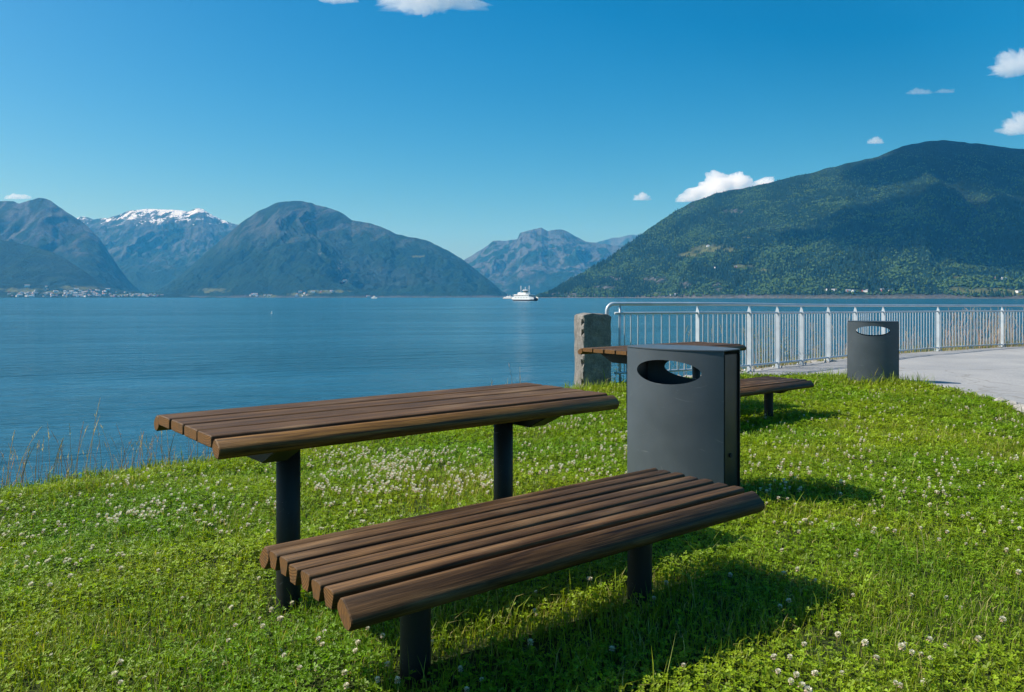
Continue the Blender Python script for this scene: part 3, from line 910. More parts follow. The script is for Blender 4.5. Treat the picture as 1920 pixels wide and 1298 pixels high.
# ------------------------------------------------------------------ fence along the fjord
def fence_ground(x, y): return gz(x, y)
def build_fence():
    pts = [Vector((x, y, 0)) for x, y in FENCE]
    root = empty("railing_fence", (pts[0].x, pts[0].y, gz(pts[0].x, pts[0].y)))
    tag(root, "pale galvanised railing with upright bars curving along the water's edge", "fence")
    o0 = Vector(root.location)
    top = [None] * len(pts)
    zt = []
    for i, p in enumerate(pts):
        px = CX + FPX * p.x / p.y
        zt.append(-np.interp(px, [1140, 1300, 1403, 1500, 1600, 1755, 1920, 2100], [13.0, 13.0, 14.0, 15.5, 16.0, 16.3, 16.5, 16.7]) * p.y / FPX)
    def smooth_pts(dz, n=8):
        P = [Vector((p.x, p.y, z + dz)) for p, z in zip(pts, zt)]
        out = []
        for i in range(len(P) - 1):
            a, b, c, d = P[max(i - 1, 0)], P[i], P[i + 1], P[min(i + 2, len(P) - 1)]
            for k in range(n):
                t = k / n
                out.append(0.5 * ((2 * b) + (c - a) * t + (2 * a - 5 * b + 4 * c - d) * t * t + (3 * b - a - 3 * c + d) * t ** 3))
        out.append(P[-1])
        return out
    rail = smooth_pts(0)
    d0 = (rail[1] - rail[0]).normalized()
    # the hand rail bends down into the ground at its near end
    start = rail[0] - d0 * 0.02
    R = 0.11
    arc = []
    for k in range(9):
        a = math.radians(90 - 90 * k / 8)
        arc.append(start + d0 * (R - R * math.cos(math.radians(90) - a)) * 0 + d0 * (-R * math.cos(a)) + Vector((0, 0, -R + R * math.sin(a))))
    down = [arc[-1] + Vector((0, 0, -0.25)), arc[-1] + Vector((0, 0, -0.6)), Vector((arc[-1].x, arc[-1].y, gz(arc[-1].x, arc[-1].y) - 0.1))]
    line = list(reversed(arc + down)) + rail
    loc = lambda L: [p - o0 for p in L]
    tube("hand_rail", loc(line), 0.026, MAT_STEEL, root, 14)
    MID, BOT = -0.135, -0.99
    tube("middle_rail", loc(smooth_pts(MID)), 0.017, MAT_STEEL, root, 10)
    tube("bottom_rail", loc(smooth_pts(BOT)), 0.017, MAT_STEEL, root, 10)
    counts = [11, 11, 9, 8, 9, 9, 10, 20, 20, 21, 22]
    bar = None
    midl, botl = smooth_pts(MID), smooth_pts(BOT)
    n = 8
    def at(L, f):
        i = min(int(f), len(L) - 2); return L[i].lerp(L[i + 1], f - i)
    for s in range(len(pts) - 1):
        for k in range(counts[s]):
            f = (s + (k + 1) / (counts[s] + 1)) * n
            a, b = at(midl, f), at(botl, f)
            if bar is None:
                o = tube("baluster", [(0, 0, 0), (0, 0, -(a.z - b.z))], 0.0098, MAT_STEEL, root, 8, cap=False); bar = o.data; blen = a.z - b.z
            else:
                o = link("baluster", bar, parent=root)
            o.location = a - o0
            o.rotation_euler = (random.uniform(-0.004, 0.004), random.uniform(-0.006, 0.006), random.uniform(0, 3))
            o.scale = (1, 1, (a.z - b.z) / blen)
    # posts: flat bars set across the fence, cut to a slant above the middle rail, on bolted feet
    for i, (p, z) in enumerate(zip(pts, zt)):
        tdir = (pts[min(i + 1, len(pts) - 1)] - pts[max(i - 1, 0)]).normalized()
        if i == 0: continue
        g = gz(p.x, p.y)
        w = 0.038
        out = [(-w, g - z - 0.02), (w, g - z - 0.02), (w, MID + 0.005), (0.012, -0.026), (-0.012, -0.026), (-w, MID + 0.005)]
        me = prism_mesh("post", out, 0.014, 0.002, mats=[MAT_STEEL])
        o = link("post", me, parent=root); o.location = Vector((p.x, p.y, z)) - o0
        o.rotation_euler = (0, 0, math.atan2(tdir.y, tdir.x) + (0.35 if i == 0 else 0.0))
        if i == 0: continue
        foot = link("foot", box_mesh(0.16, 0.15, 0.014, 0.002), MAT_STEEL, o); foot.location = (0, 0, g - z + 0.016)
        for (bx, by) in ((-0.055, -0.05), (0.055, -0.05), (-0.055, 0.05), (0.055, 0.05)):
            bt = tube("bolt", [(0, 0, 0), (0, 0, 0.05)], 0.011, MAT_STEEL, o, 6); bt.location = (bx, by, g - z + 0.018)
    # second upright of the end loop
    e = rail[1]; ee = Vector((pts[0].x + d0.x * 0.09, pts[0].y + d0.y * 0.09, zt[0]))
    up = tube("end_upright", [(0, 0, -0.02), (0, 0, gz(ee.x, ee.y) - zt[0] - 0.1)], 0.016, MAT_STEEL, root, 12); up.location = ee - o0
    return root
build_fence()

# ------------------------------------------------------------------ stone pillar and loose stones
def stone_material(name, c1, c2, scale=9):
    t = NT(name)
    tc = t.n("ShaderNodeTexCoord"); oi = t.n("ShaderNodeObjectInfo")
    n1 = t.noise(scale, 6, 0.7, tc.outputs["Object"]); n2 = t.noise(scale * 9, 3, 0.7, tc.outputs["Object"])
    c = t.mix(c1, c2, t.ramp(n1, [(0.3, 0.0), (0.7, 1.0)]))
    c = t.mix(c, t.ramp(n2, [(0.3, 0.6), (0.7, 1.35)]), 1.0, 'MULTIPLY')
    t.principled(c, 0.9, normal=t.bump(n2, 0.8, 0.006), spec=0.2)
    return t.mat
MAT_GRANITE = stone_material("grey_granite", (0.13, 0.125, 0.115), (0.30, 0.28, 0.255), 7)
MAT_STONE = stone_material("pale_stone", (0.30, 0.285, 0.26), (0.50, 0.48, 0.44), 6)
def rough_block(name, sx, sy, sz, cuts, amp, seed, notch=False, round_top=0.0):
    bm = bmesh.new(); bmesh.ops.create_cube(bm, size=1.0)
    bmesh.ops.subdivide_edges(bm, edges=list(bm.edges), cuts=cuts, use_grid_fill=True)
    off = Vector((seed * 3.1, seed * 7.7, seed * 1.3))
    for v in bm.verts:
        p = Vector((v.co.x * sx, v.co.y * sy, v.co.z * sz))
        ex = sum(1 for q in (v.co.x, v.co.y, v.co.z) if abs(q) > 0.499)
        nv = mnoise.noise_vector(p * 9 + off) * amp + mnoise.noise_vector(p * 28 + off) * amp * 0.45
        if ex >= 2: p -= Vector((p.x, p.y, p.z * 0.3)).normalized() * amp * (0.6 + 1.5 * abs(mnoise.noise(p * 12 + off)))
        if notch and v.co.x < -0.499 and v.co.y < -0.30:
            k = (p.z / 0.145) % 1.0
            if abs(k - 0.5) < 0.17: p += Vector((0.045, 0.02, 0))
        if round_top and v.co.z > 0.3: p.z -= round_top * (v.co.x * 2 + 0.05) ** 2 * (v.co.z - 0.3) / 0.2
        v.co = p + nv
    me = bpy.data.meshes.new(name); bm.to_mesh(me); bm.free()
    return me
pil = link("stone_pillar", rough_block("stone_pillar", 0.42, 0.42, 1.25, 22, 0.011, 3, True, 0.03), MAT_GRANITE)
px_, py_ = 1.155, 11.42
pil.location = (px_, py_, -0.262 - 0.625 + 0.03); pil.rotation_euler = (0, 0, math.radians(13))
tag(pil, "rough grey granite pillar standing at the left end of the railing", "pillar")

stone_meshes = []
for k in range(6):
    bm = bmesh.new(); bmesh.ops.create_icosphere(bm, subdivisions=2, radius=1.0)
    for v in bm.verts:
        n = mnoise.noise_vector(v.co * 1.3 + Vector((k * 5.0, 2, 1)))
        v.co = Vector((v.co.x * 1.0, v.co.y * 0.8, v.co.z * 0.55)) + n * 0.38
    me = bpy.data.meshes.new("stone"); bm.to_mesh(me); bm.free(); me.materials.append(MAT_STONE); stone_meshes.append(me)
def stone(x, y, r, label, group, k=None):
    o = link("stone", stone_meshes[k if k is not None else random.randrange(6)])
    o.location = (x, y, gz(x, y) + r * 0.22); o.scale = (r, r, r * random.uniform(0.7, 1.1)); o.rotation_euler = (0, 0, random.uniform(0, 6.28))
    tag(o, label, "stone", group)
KERB = [(5.55, 9.02, 0.09), (5.50, 8.74, 0.11), (5.42, 8.46, 0.10), (5.32, 8.18, 0.12), (5.23, 7.90, 0.10), (5.12, 7.55, 0.11)]
for i, (x, y, r) in enumerate(KERB):
    stone(x, y, r, ["palest small edging stone where the row between lawn and path begins", "pale edging stone second in the row between lawn and path",
                    "pale edging stone third in the row between lawn and path", "largest pale edging stone between lawn and path at the right edge",
                    "pale edging stone at the photo's very right edge", "last pale edging stone of the row, outside the right edge"][i], "pale stones edging the path", i % 6)
for i in range(46):
    f = random.uniform(0.6, 5.3); s = int(f); a, b = FENCE[s], FENCE[s + 1]; t_ = f - s
    x, y = a[0] + (b[0] - a[0]) * t_, a[1] + (b[1] - a[1]) * t_
    d = Vector((b[0] - a[0], b[1] - a[1])).normalized(); e = random.uniform(-0.10, 0.45)
    x, y = x - d.y * e, y + d.x * e
    stone(x, y, random.uniform(0.03, 0.085), "small pale stone lying along the foot of the railing", "small stones along the railing")

# ------------------------------------------------------------------ lawn
def leaf_material(name, trans=0.42, rough=0.5):
    t = NT(name)
    at = t.n("ShaderNodeVertexColor", layer_name="Col")
    p = t.n("ShaderNodeBsdfPrincipled"); t.l(at.outputs["Color"], p.inputs["Base Color"])
    p.inputs["Roughness"].default_value = rough; p.inputs["Specular IOR Level"].default_value = 0.30
    tr = t.n("ShaderNodeBsdfTranslucent")
    c2 = t.mix(at.outputs["Color"], (1.25, 1.2, 0.5), 1.0, 'MULTIPLY'); t.l(c2, tr.inputs["Color"])
    mx = t.n("ShaderNodeMixShader"); mx.inputs["Fac"].default_value = trans
    t.l(p.outputs["BSDF"], mx.inputs[1]); t.l(tr.outputs["BSDF"], mx.inputs[2]); t.l(mx.outputs["Shader"], t.out.inputs["Surface"])
    return t.mat
MAT_LEAF = leaf_material("lawn_leaf")

LEG_SPOTS = []
for o in bpy.data.objects:                    # bare soil close round every leg
    if o.name.split(".")[0] == "leg":
        hx, hy = heading(o.location.x, o.location.y); LEG_SPOTS.append((o.parent.location.x + hx, o.parent.location.y + hy))
def lawn_points(n_per_m2, y0, y1, seed):
    r = np.random.default_rng(seed)
    x0, x1 = -0.72 * y1 - 0.9, 0.72 * y1 + 0.9
    n = int(n_per_m2 * (x1 - x0) * (y1 - y0))
    x = r.uniform(x0, x1, n); y = r.uniform(y0, y1, n)
    k = np.abs(x) < 0.72 * y + 0.9
    x, y = x[k], y[k]
    d = edge_dist(x, y, EDGE); f = edge_dist(x, y, FENCE)
    lp = edge_dist(x, y, LAWN_PATH) + 0.05 * fbm(x * 3, y * 3, 2, 12)
    k = (d > -0.35) & ((x < 3.3) | (lp > 0.0) | (y < 1)) & ((x < 1.3) | (f > 0.08 + 0.1 * fbm(x * 3, y * 3, 2, 13)))
    for lx, ly in LEG_SPOTS:
        k &= np.hypot(x - lx, y - ly) > 0.055 + 0.05 * r.random(len(x))
    bare = fbm(x * 2.6, y * 2.6, 3, 57)
    k &= r.random(len(x)) < np.clip(1.25 - 1.6 * np.clip(bare - 0.40, 0, 1) * 2, 0.45, 1)
    return x[k], y[k], r

def blades(n_per_m2, y0, y1, seed, scale, segs=2):
    x, y, r = lawn_points(n_per_m2, y0, y1, seed)
    pat = fbm(x * 0.9, y * 0.9, 3, 71)                      # grassy and clovery patches
    k = r.random(len(x)) < np.clip(0.62 + 0.7 * pat, 0.22, 1.0); x, y, pat = x[k], y[k], pat[k]
    z = ground_z(x, y); m = len(x)
    tall = 1 + 0.5 * np.clip(fbm(x * 2.2, y * 2.2, 2, 72), -0.6, 1.2)
    d = edge_dist(x, y, EDGE)
    tall *= 1 + 0.5 * (1 - sstep(-0.1, 0.5, d))
    for bx, by, rad in ((5.03, 11.1, 0.55), (1.2, 11.25, 0.5)):
        tall *= 1 + 1.5 * np.exp(-(((x - bx) ** 2 + (y - by) ** 2) / rad ** 2))
    h = r.gamma(6, 0.0068, m) * tall * np.where(r.random(m) < 0.04, 1.8, 1.0) + 0.012
    w = r.uniform(0.0011, 0.0021, m) * scale
    az = r.uniform(0, 2 * np.pi, m); lean = r.uniform(0.1, 1.0, m) ** 0.6
    dx, dy = np.cos(az), np.sin(az); px_, py_ = -dy, dx
    tw = r.uniform(-0.8, 0.8, m); sx, sy = px_ * np.cos(tw) + dx * np.sin(tw), py_ * np.cos(tw) + dy * np.sin(tw)
    V = np.zeros((m, 5, 3))
    V[:, 0] = np.stack([x - sx * w, y - sy * w, z - 0.005], 1); V[:, 1] = np.stack([x + sx * w, y + sy * w, z - 0.005], 1)
    bx, by, bz = x + dx * h * 0.28 * lean, y + dy * h * 0.28 * lean, z + h * 0.58
    V[:, 2] = np.stack([bx - sx * w * 0.8, by - sy * w * 0.8, bz], 1); V[:, 3] = np.stack([bx + sx * w * 0.8, by + sy * w * 0.8, bz], 1)
    V[:, 4] = np.stack([x + dx * h * 0.85 * lean, y + dy * h * 0.85 * lean, z + h * (1.02 - 0.38 * lean ** 2)], 1)
    F = (np.arange(m)[:, None, None] * 5 + np.array([[0, 1, 3], [0, 3, 2], [2, 3, 4]])[None]).reshape(-1, 3)
    big = np.clip(0.5 + 0.9 * fbm(x * 0.7, y * 0.7, 4, 73), 0, 1)[:, None]
    c = np.array((0.165, 0.285, 0.012)) * (1 - big) + np.array((0.270, 0.340, 0.018)) * big
    dry = (r.random(m) < 0.07 + 0.10 * np.clip(pat, 0, 1))[:, None]
    c = np.where(dry, np.array((0.44, 0.40, 0.15)), c) * r.uniform(0.65, 1.35, (m, 1))
    return V.reshape(-1, 3), F, np.repeat(c, 5, 0)

def clover(n_per_m2, y0, y1, seed, scale, fine):
    x, y, r = lawn_points(n_per_m2, y0, y1, seed)
    pat = fbm(x * 0.9, y * 0.9, 3, 71)
    d = edge_dist(x, y, EDGE)
    k = (r.random(len(x)) < np.clip(0.72 - 0.75 * pat, 0.12, 1.0)) & (d > 0.05 + 0.5 * r.random(len(x))); x, y = x[k], y[k]
    z = ground_z(x, y); m = len(x)
    hgt = r.uniform(0.010, 0.052, m) * (1 + 0.5 * np.clip(fbm(x * 2.2, y * 2.2, 2, 72), -0.6, 1.2))
    L = r.uniform(0.007, 0.0125, m) * scale
    tilt = np.abs(r.normal(0, 0.38, m)); taz = r.uniform(0, 2 * np.pi, m); rot = r.uniform(0, 2 * np.pi, m)
    if fine: prof = np.array([(0, 0), (0.45, 0.40), (0.85, 0.36), (1.0, 0.0), (0.85, -0.36), (0.45, -0.40)]); tri = [[0, 1, 2], [0, 2, 3], [0, 3, 4], [0, 4, 5]]
    else: prof = np.array([(0, 0), (0.68, 0.46), (1.0, 0.0), (0.68, -0.46)]); tri = [[0, 1, 2], [0, 2, 3]]
    q = len(prof); V = np.zeros((m, 3, q, 3))
    cup = r.uniform(-0.1, 0.45, m)
    for leafl in range(3):
        a = rot + leafl * 2 * np.pi / 3 + r.normal(0, 0.12, m)
        ca, sa = np.cos(a), np.sin(a)
        for j, (pu, pv) in enumerate(prof):
            lx, ly = L * (pu * ca - pv * sa), L * (pu * sa + pv * ca)
            lz = L * (cup * pu - 0.35 * abs(pv) * 0 + 0.5 * abs(pv))
            t0 = lx * np.cos(taz) + ly * np.sin(taz)
            lz2 = lz + t0 * np.tan(np.clip(tilt, 0, 1.0))
            V[:, leafl, j] = np.stack([x + lx, y + ly, z + hgt + lz2], 1)
    F = np.concatenate([np.array(tri) + q * k for k in range(3)])
    F = (np.arange(m)[:, None, None] * (3 * q) + F[None]).reshape(-1, 3)
    big = np.clip(0.5 + 0.9 * fbm(x * 0.7, y * 0.7, 4, 73), 0, 1)[:, None]
    c = np.array((0.155, 0.305, 0.009)) * (1 - big) + np.array((0.265, 0.375, 0.012)) * big
    c = c * r.uniform(0.5, 1.4, (m, 1))
    return V.reshape(-1, 3), F, np.repeat(c, 3 * q, 0)

def join_stuff(name, parts, mat, label, cat):
    off, vs, fs, cs = 0, [], [], []
    for v, f, c in parts:
        vs.append(v); fs.append(f + off); cs.append(c); off += len(v)
    o = link(name, np_mesh(name, np.concatenate(vs), np.concatenate(fs), mat, np.concatenate(cs)))
    tag(o, label, cat, kind="stuff")
    return o
grass = join_stuff("grass", [blades(6200, 1.7, 3.6, 101, 1.0), blades(4200, 3.6, 6.0, 102, 1.5), blades(2500, 6.0, 9.5, 103, 2.1), blades(1800, 9.5, 14.2, 104, 2.8)],
                   MAT_LEAF, "short green grass of the lawn by the water", "grass")
clov = join_stuff("clover_leaves", [clover(6100, 1.7, 3.6, 111, 1.0, True), clover(3900, 3.6, 6.0, 112, 1.35, False), clover(2000, 6.0, 9.5, 113, 1.8, False),
                                    clover(1000, 9.5, 13.2, 114, 2.4, False)],
                  MAT_LEAF, "green three-part clover leaves growing through the lawn", "clover")
print("LAWN TRIS", len(grass.data.polygons), len(clov.data.polygons))

# ------------------------------------------------------------------ white clover flowers
t = NT("clover_petal")
at = t.n("ShaderNodeVertexColor", layer_name="Col")
p = t.n("ShaderNodeBsdfPrincipled"); t.l(at.outputs["Color"], p.inputs["Base Color"]); p.inputs["Roughness"].default_value = 0.7
tr = t.n("ShaderNodeBsdfTranslucent"); t.l(at.outputs["Color"], tr.inputs["Color"])
mx = t.n("ShaderNodeMixShader"); mx.inputs["Fac"].default_value = 0.3
t.l(p.outputs["BSDF"], mx.inputs[1]); t.l(tr.outputs["BSDF"], mx.inputs[2]); t.l(mx.outputs["Shader"], t.out.inputs["Surface"])
MAT_PETAL = t.mat
def head_arrays(seed, n):
    """flower head of radius 1: many small petals standing off a ball, browner below"""
    r = np.random.default_rng(seed)
    V, F, C = [], [], []
    for i in range(n):
        zc = 1 - 1.55 * (i + 0.5) / n; a = i * 2.39996 + r.uniform(-0.2, 0.2)
        q = math.sqrt(max(0, 1 - zc * zc)); d = np.array((q * math.cos(a), q * math.sin(a), zc))
        up = np.array((0, 0, 1.0)); s = np.cross(up, d); s = s / (np.linalg.norm(s) + 1e-6); w = 0.20 * (40 / n) ** 0.5
        d2 = d + np.array((0, 0, 0.35)) * (0.6 if zc > -0.2 else -1.2)
        b = len(V); l = r.uniform(0.9, 1.12)
        V += [d * 0.45 - s * w * 0.5, d * 0.45 + s * w * 0.5, d2 * l * 0.85 + s * w, d2 * l, d2 * l * 0.85 - s * w]
        F += [[b, b + 1, b + 2], [b, b + 2, b + 4], [b + 4, b + 2, b + 3]]
        tip = np.array((0.84, 0.79, 0.65)) if zc > -0.15 else np.array((0.62, 0.46, 0.34))
        base = np.array((0.62, 0.62, 0.42)) if zc > -0.15 else np.array((0.45, 0.30, 0.18))
        C += [base, base, tip, tip, tip]
    return np.array(V), np.array(F), np.array(C)
HEADS = []
for k in range(4):
    v, f, c = head_arrays(k, 46)
    HEADS.append(np_mesh("flower_head", v, f, MAT_PETAL, c))
SMALL = [head_arrays(20 + k, 16) for k in range(3)]
MAT_STEM = flat_mat("clover_stem", (0.16, 0.26, 0.05), 0.7)
stem_me = None
zones = [  # photo area of the lawn, number of flowers, group
    ((575, 838, 925, 925), 560, 0), ((575, 925, 900, 1000), 70, 0), ((200, 868, 520, 1000), 130, 1), ((0, 925, 300, 1070), 70, 1),
    ((970, 760, 1176, 900), 190, 2), ((900, 900, 1000, 960), 25, 2), ((1392, 775, 1920, 900), 210, 3), ((1440, 715, 1850, 775), 70, 3), ((1400, 900, 1920, 1000), 95, 3),
    ((1450, 1000, 1920, 1296), 32, 4), ((0, 1060, 520, 1290), 17, 5), ((470, 1130, 760, 1290), 22, 5), ((780, 1010, 1420, 1296), 18, 6),
    ((1020, 730, 1170, 770), 30, 2)]
zlabels = ["white clover flower in the thick drift of bloom between the near table's legs", "white clover flower in the lawn left of the near table's leg",
           "white clover flower in the lawn between near table and near litter bin", "white clover flower in the lawn to the right of the near litter bin",
           "white clover flower in the sparse lawn at the lower right corner", "white clover flower in the sparse lawn at the lower left",
           "white clover flower in the shaded grass below the foreground bench"]
zgroups = ["clover flowers between the table legs", "clover flowers left of the table", "clover flowers between table and bin", "clover flowers right of the bin",
           "clover flowers at the lower right", "clover flowers at the lower left", "clover flowers under the bench"]
fr = np.random.default_rng(77)
fl = []
def pix_ground_v(px, py, lift):
    Y = np.full(len(px), 4.0); u = (px - CX) / FPX; t_ = (CY - py) / FPX
    for _ in range(30):
        z = ground_z(u * Y, Y) + lift
        Y = 0.5 * Y + 0.5 * np.minimum(30.0, z / t_)
    return u * Y, Y
for (x0, y0, x1, y1), n, gidx in zones:
    px = fr.uniform(x0, x1, n * 3); py = fr.uniform(y0, y1, n * 3)
    lift = fr.uniform(0.046, 0.072, n * 3)
    X, Y = pix_ground_v(px, py, lift)
    keep = (fr.random(n * 3) < np.clip(0.33 + 0.42 * fbm(X * 1.6, Y * 1.6, 3, 15), 0.03, 1))
    keep &= (edge_dist(X, Y, EDGE) > 0.55) & ((X < 3.3) | (edge_dist(X, Y, LAWN_PATH) > 0.1))
    for x, y, l in zip(X[keep], Y[keep], lift[keep]): fl.append((y, x, l, gidx))
fl.sort()
rest = []
stem_cache = np_mesh("stem", *(lambda a: (a[0], a[1]))((np.array([(-0.0009, 0, 0), (0.0009, 0, 0), (0.0009, 0, 1), (-0.0009, 0, 1), (0, -0.0009, 0), (0, 0.0009, 0), (0, 0.0009, 1), (0, -0.0009, 1)]),
                     np.array([[0, 1, 2, 3], [4, 5, 6, 7]]))), MAT_STEM)
for i, (y, x, l, gidx) in enumerate(fl):
    z = gz(x, y) if i < 300 else 0
    if i < 300:
        r_ = random.uniform(0.0065, 0.0112)
        root = empty("clover_flower", (x, y, z), random.uniform(0, 6.28))
        tag(root, zlabels[gidx], "flower", zgroups[gidx])
        h = link("flower_head", HEADS[i % 4], parent=root); h.location = (0, 0, l); h.scale = (r_, r_, r_ * random.uniform(0.62, 0.9))
        h.rotation_euler = (random.uniform(-0.4, 0.4), random.uniform(-0.4, 0.4), 0)
        s = link("stem", stem_cache, parent=root); s.scale = (1, 1, l - r_ * 0.4)
    else:
        rest.append((x, y, l))
rest = np.array(rest); rz_ = ground_z(rest[:, 0], rest[:, 1]) + rest[:, 2]
parts = []
for k in range(3):
    v, f, c = SMALL[k]; idx = np.arange(k, len(rest), 3); rr = fr.uniform(0.0085, 0.0130, len(idx))
    V = v[None] * rr[:, None, None] + np.stack([rest[idx, 0], rest[idx, 1], rz_[idx]], 1)[:, None, :]
    F = f[None] + (np.arange(len(idx)) * len(v))[:, None, None]
    parts.append((V.reshape(-1, 3), F.reshape(-1, 3), np.tile(c, (len(idx), 1))))
join_stuff("clover_bloom", parts, MAT_PETAL, "drift of small white clover flowers farther back in the lawn", "clover bloom")

# a few taller grasses and broad leaves round the legs in the foreground
def tuft(specs, seed, col1, col2, wid, curve=0.5):
    r = np.random.default_rng(seed); Vs, Fs, Cs, off = [], [], [], 0
    for (cx, cy, rad, n, h0, h1) in specs:
        for _ in range(n):
            a = r.uniform(0, 6.28); rr = rad * math.sqrt(r.random())
            x, y = cx + rr * math.cos(a), cy + rr * math.sin(a); z = gz(x, y) - 0.01
            h = r.uniform(h0, h1); az = r.uniform(0, 6.28); ln = r.uniform(0.05, curve) * h; w = wid * r.uniform(0.6, 1.2)
            sx, sy = -math.sin(az + r.uniform(-.7, .7)) * w, math.cos(az) * w
            row = []
            for k in range(5):
                f = k / 4; ww = (1 - f) ** 0.7 if k < 4 else 0.02
                bx, by, bz = x + math.cos(az) * ln * f * f, y + math.sin(az) * ln * f * f, z + h * (f - 0.25 * (ln / h) * f * f)
                row += [(bx - sx * ww, by - sy * ww, bz), (bx + sx * ww, by + sy * ww, bz)]
            Vs += row
            for k in range(4): Fs += [[off + 2 * k, off + 2 * k + 1, off + 2 * k + 3], [off + 2 * k, off + 2 * k + 3, off + 2 * k + 2]]
            c = np.array(col1) + (np.array(col2) - np.array(col1)) * r.random(); Cs += [c * r.uniform(0.8, 1.2)] * 10
            off += 10
    return np.array(Vs), np.array(Fs), np.array(Cs)
spots = []
for (x, y) in ((-0.30, 2.33), (0.50, 2.95), (-0.80, 3.22), (0.12, 3.95), (2.62, 8.17), (1.05, 4.6)): spots.append((x, y, 0.16, 26, 0.06, 0.17))
rr = np.random.default_rng(5)
for _ in range(90):
    y = rr.uniform(2.1, 6); x = rr.uniform(-0.66, 0.66) * y
    if float(edge_dist(np.array([x]), np.array([y]), EDGE)[0]) > 0.4: spots.append((x, y, 0.10, 9, 0.06, 0.14))
join_stuff("tall_grass", [tuft(spots, 3, (0.13, 0.24, 0.02), (0.23, 0.32, 0.04), 0.0024),
                          tuft([(5.03 + 0.16 * k, 11.0 - 0.07 * k + (0.25 if k < 0 else -0.12), 0.16, 46, 0.10, 0.24) for k in range(-3, 4)], 4, (0.13, 0.24, 0.02), (0.26, 0.34, 0.05), 0.0045),
                          tuft([(0.85 + 0.12 * k, 11.0, 0.12, 26, 0.08, 0.18) for k in range(0, 6)], 6, (0.13, 0.24, 0.02), (0.24, 0.32, 0.05), 0.0045)],
           MAT_LEAF, "longer green grass left standing round the legs and the far bin", "grass")

# ------------------------------------------------------------------ dry grass stalks on the bank
def stalks(line_pts, n, seed, h0, h1, wid, off0, off1):
    r = np.random.default_rng(seed); L = smooth_line(line_pts, 200, 2)
    Vs, Fs, Cs, off = [], [], [], 0
    clump = fbm(np.arange(200) * 0.11, 0, 3, seed)
    for _ in range(n):
        for _try in range(10):
            i = r.integers(0, 199)
            if r.random() < np.clip(0.45 + 0.9 * clump[i], 0.08, 1): break
        d = L[min(i + 1, 199)] - L[max(i - 1, 0)]; d = d / np.linalg.norm(d); e = r.uniform(off0, off1)
        x, y = L[i] + np.array((-d[1], d[0])) * e + r.normal(0, 0.05, 2); z = gz(x, y) - 0.03
        h = r.uniform(h0, h1); az = r.uniform(0, 6.28); ln = r.uniform(0.02, 0.35) * h; w = wid * r.uniform(0.7, 1.3)
        pts = []
        for k in range(5):
            f = k / 4; pts.append((x + math.cos(az) * ln * f * f, y + math.sin(az) * ln * f * f, z + h * f))
        col = np.array((0.60, 0.50, 0.42)) if r.random() < 0.55 else (np.array((0.55, 0.38, 0.36)) if r.random() < 0.6 else np.array((0.34, 0.30, 0.14)))
        col = col * r.uniform(0.7, 1.25)
        for k in range(5):
            for (sx, sy) in ((w, 0), (-0.5 * w, 0.87 * w), (-0.5 * w, -0.87 * w)): Vs.append((pts[k][0] + sx * (1 - 0.12 * k), pts[k][1] + sy * (1 - 0.12 * k), pts[k][2])); Cs.append(col)
        for k in range(4):
            for q in range(3):
                a, b = off + 3 * k + q, off + 3 * k + (q + 1) % 3; Fs += [[a, b, b + 3], [a, b + 3, a + 3]]
        off += 15
        # seed head: short bristles towards the tip
        hl = r.uniform(0.10, 0.26) * h
        for s in range(10):
            f = s / 9; bz = z + h - hl * (1 - f); fr_ = ((bz - z) / h) ** 2
            bx, by = x + math.cos(az) * ln * fr_, y + math.sin(az) * ln * fr_
            a = r.uniform(0, 6.28); q = 0.0085 * (1.15 - f) * (h / 0.5)
            Vs += [(bx, by, bz), (bx + math.cos(a) * q, by + math.sin(a) * q, bz + q * 1.6), (bx + math.cos(a + .5) * q * .6, by + math.sin(a + .5) * q * .6, bz + q * 2.6)]
            Cs += [col * 1.1] * 3; Fs.append([off, off + 1, off + 2]); off += 3
    return np.array(Vs), np.array(Fs), np.array(Cs)
join_stuff("dry_grass", [stalks([(-6.0, 4.35), (-4.05, 5.85), (-2.85, 7.15), (-1.9, 8.1)], 420, 31, 0.18, 0.52, 0.0028, -0.05, 0.45),
                         stalks([(-5.0, 5.1), (-3.4, 6.5)], 26, 32, 0.40, 0.75, 0.0026, 0.05, 0.4),
                         stalks([(-0.2, 9.95), (0.75, 11.25)], 14, 33, 0.3, 0.6, 0.003, 0.0, 0.4)],
           MAT_LEAF, "dry pinkish grass stalks with seed heads along the bank at the left", "dry grass")
join_stuff("verge_grass", [stalks([(3.0, 13.1), (5.0, 15.0), (7.4, 17.4)], 70, 34, 0.30, 1.0, 0.004, -0.1, 0.6),
                           stalks([(7.4, 17.4), (9.8, 19.5), (12.6, 21.2), (16, 22.8)], 190, 35, 0.25, 0.7, 0.005, -0.4, 0.5),
                           stalks([(11.0, 20.1), (14.2, 21.9)], 150, 37, 0.5, 1.15, 0.005, -0.2, 0.5),
                           tuft([(x, y, 0.3, 40, 0.08, 0.25) for x, y in resample([(3.6, 13.2), (5.5, 15.1), (8, 17.3), (11, 19.7), (15, 22.0)], 26)], 36, (0.20, 0.24, 0.06), (0.36, 0.32, 0.14), 0.006)],
           MAT_LEAF, "dry grasses standing behind the railing at the water's edge", "dry grass")

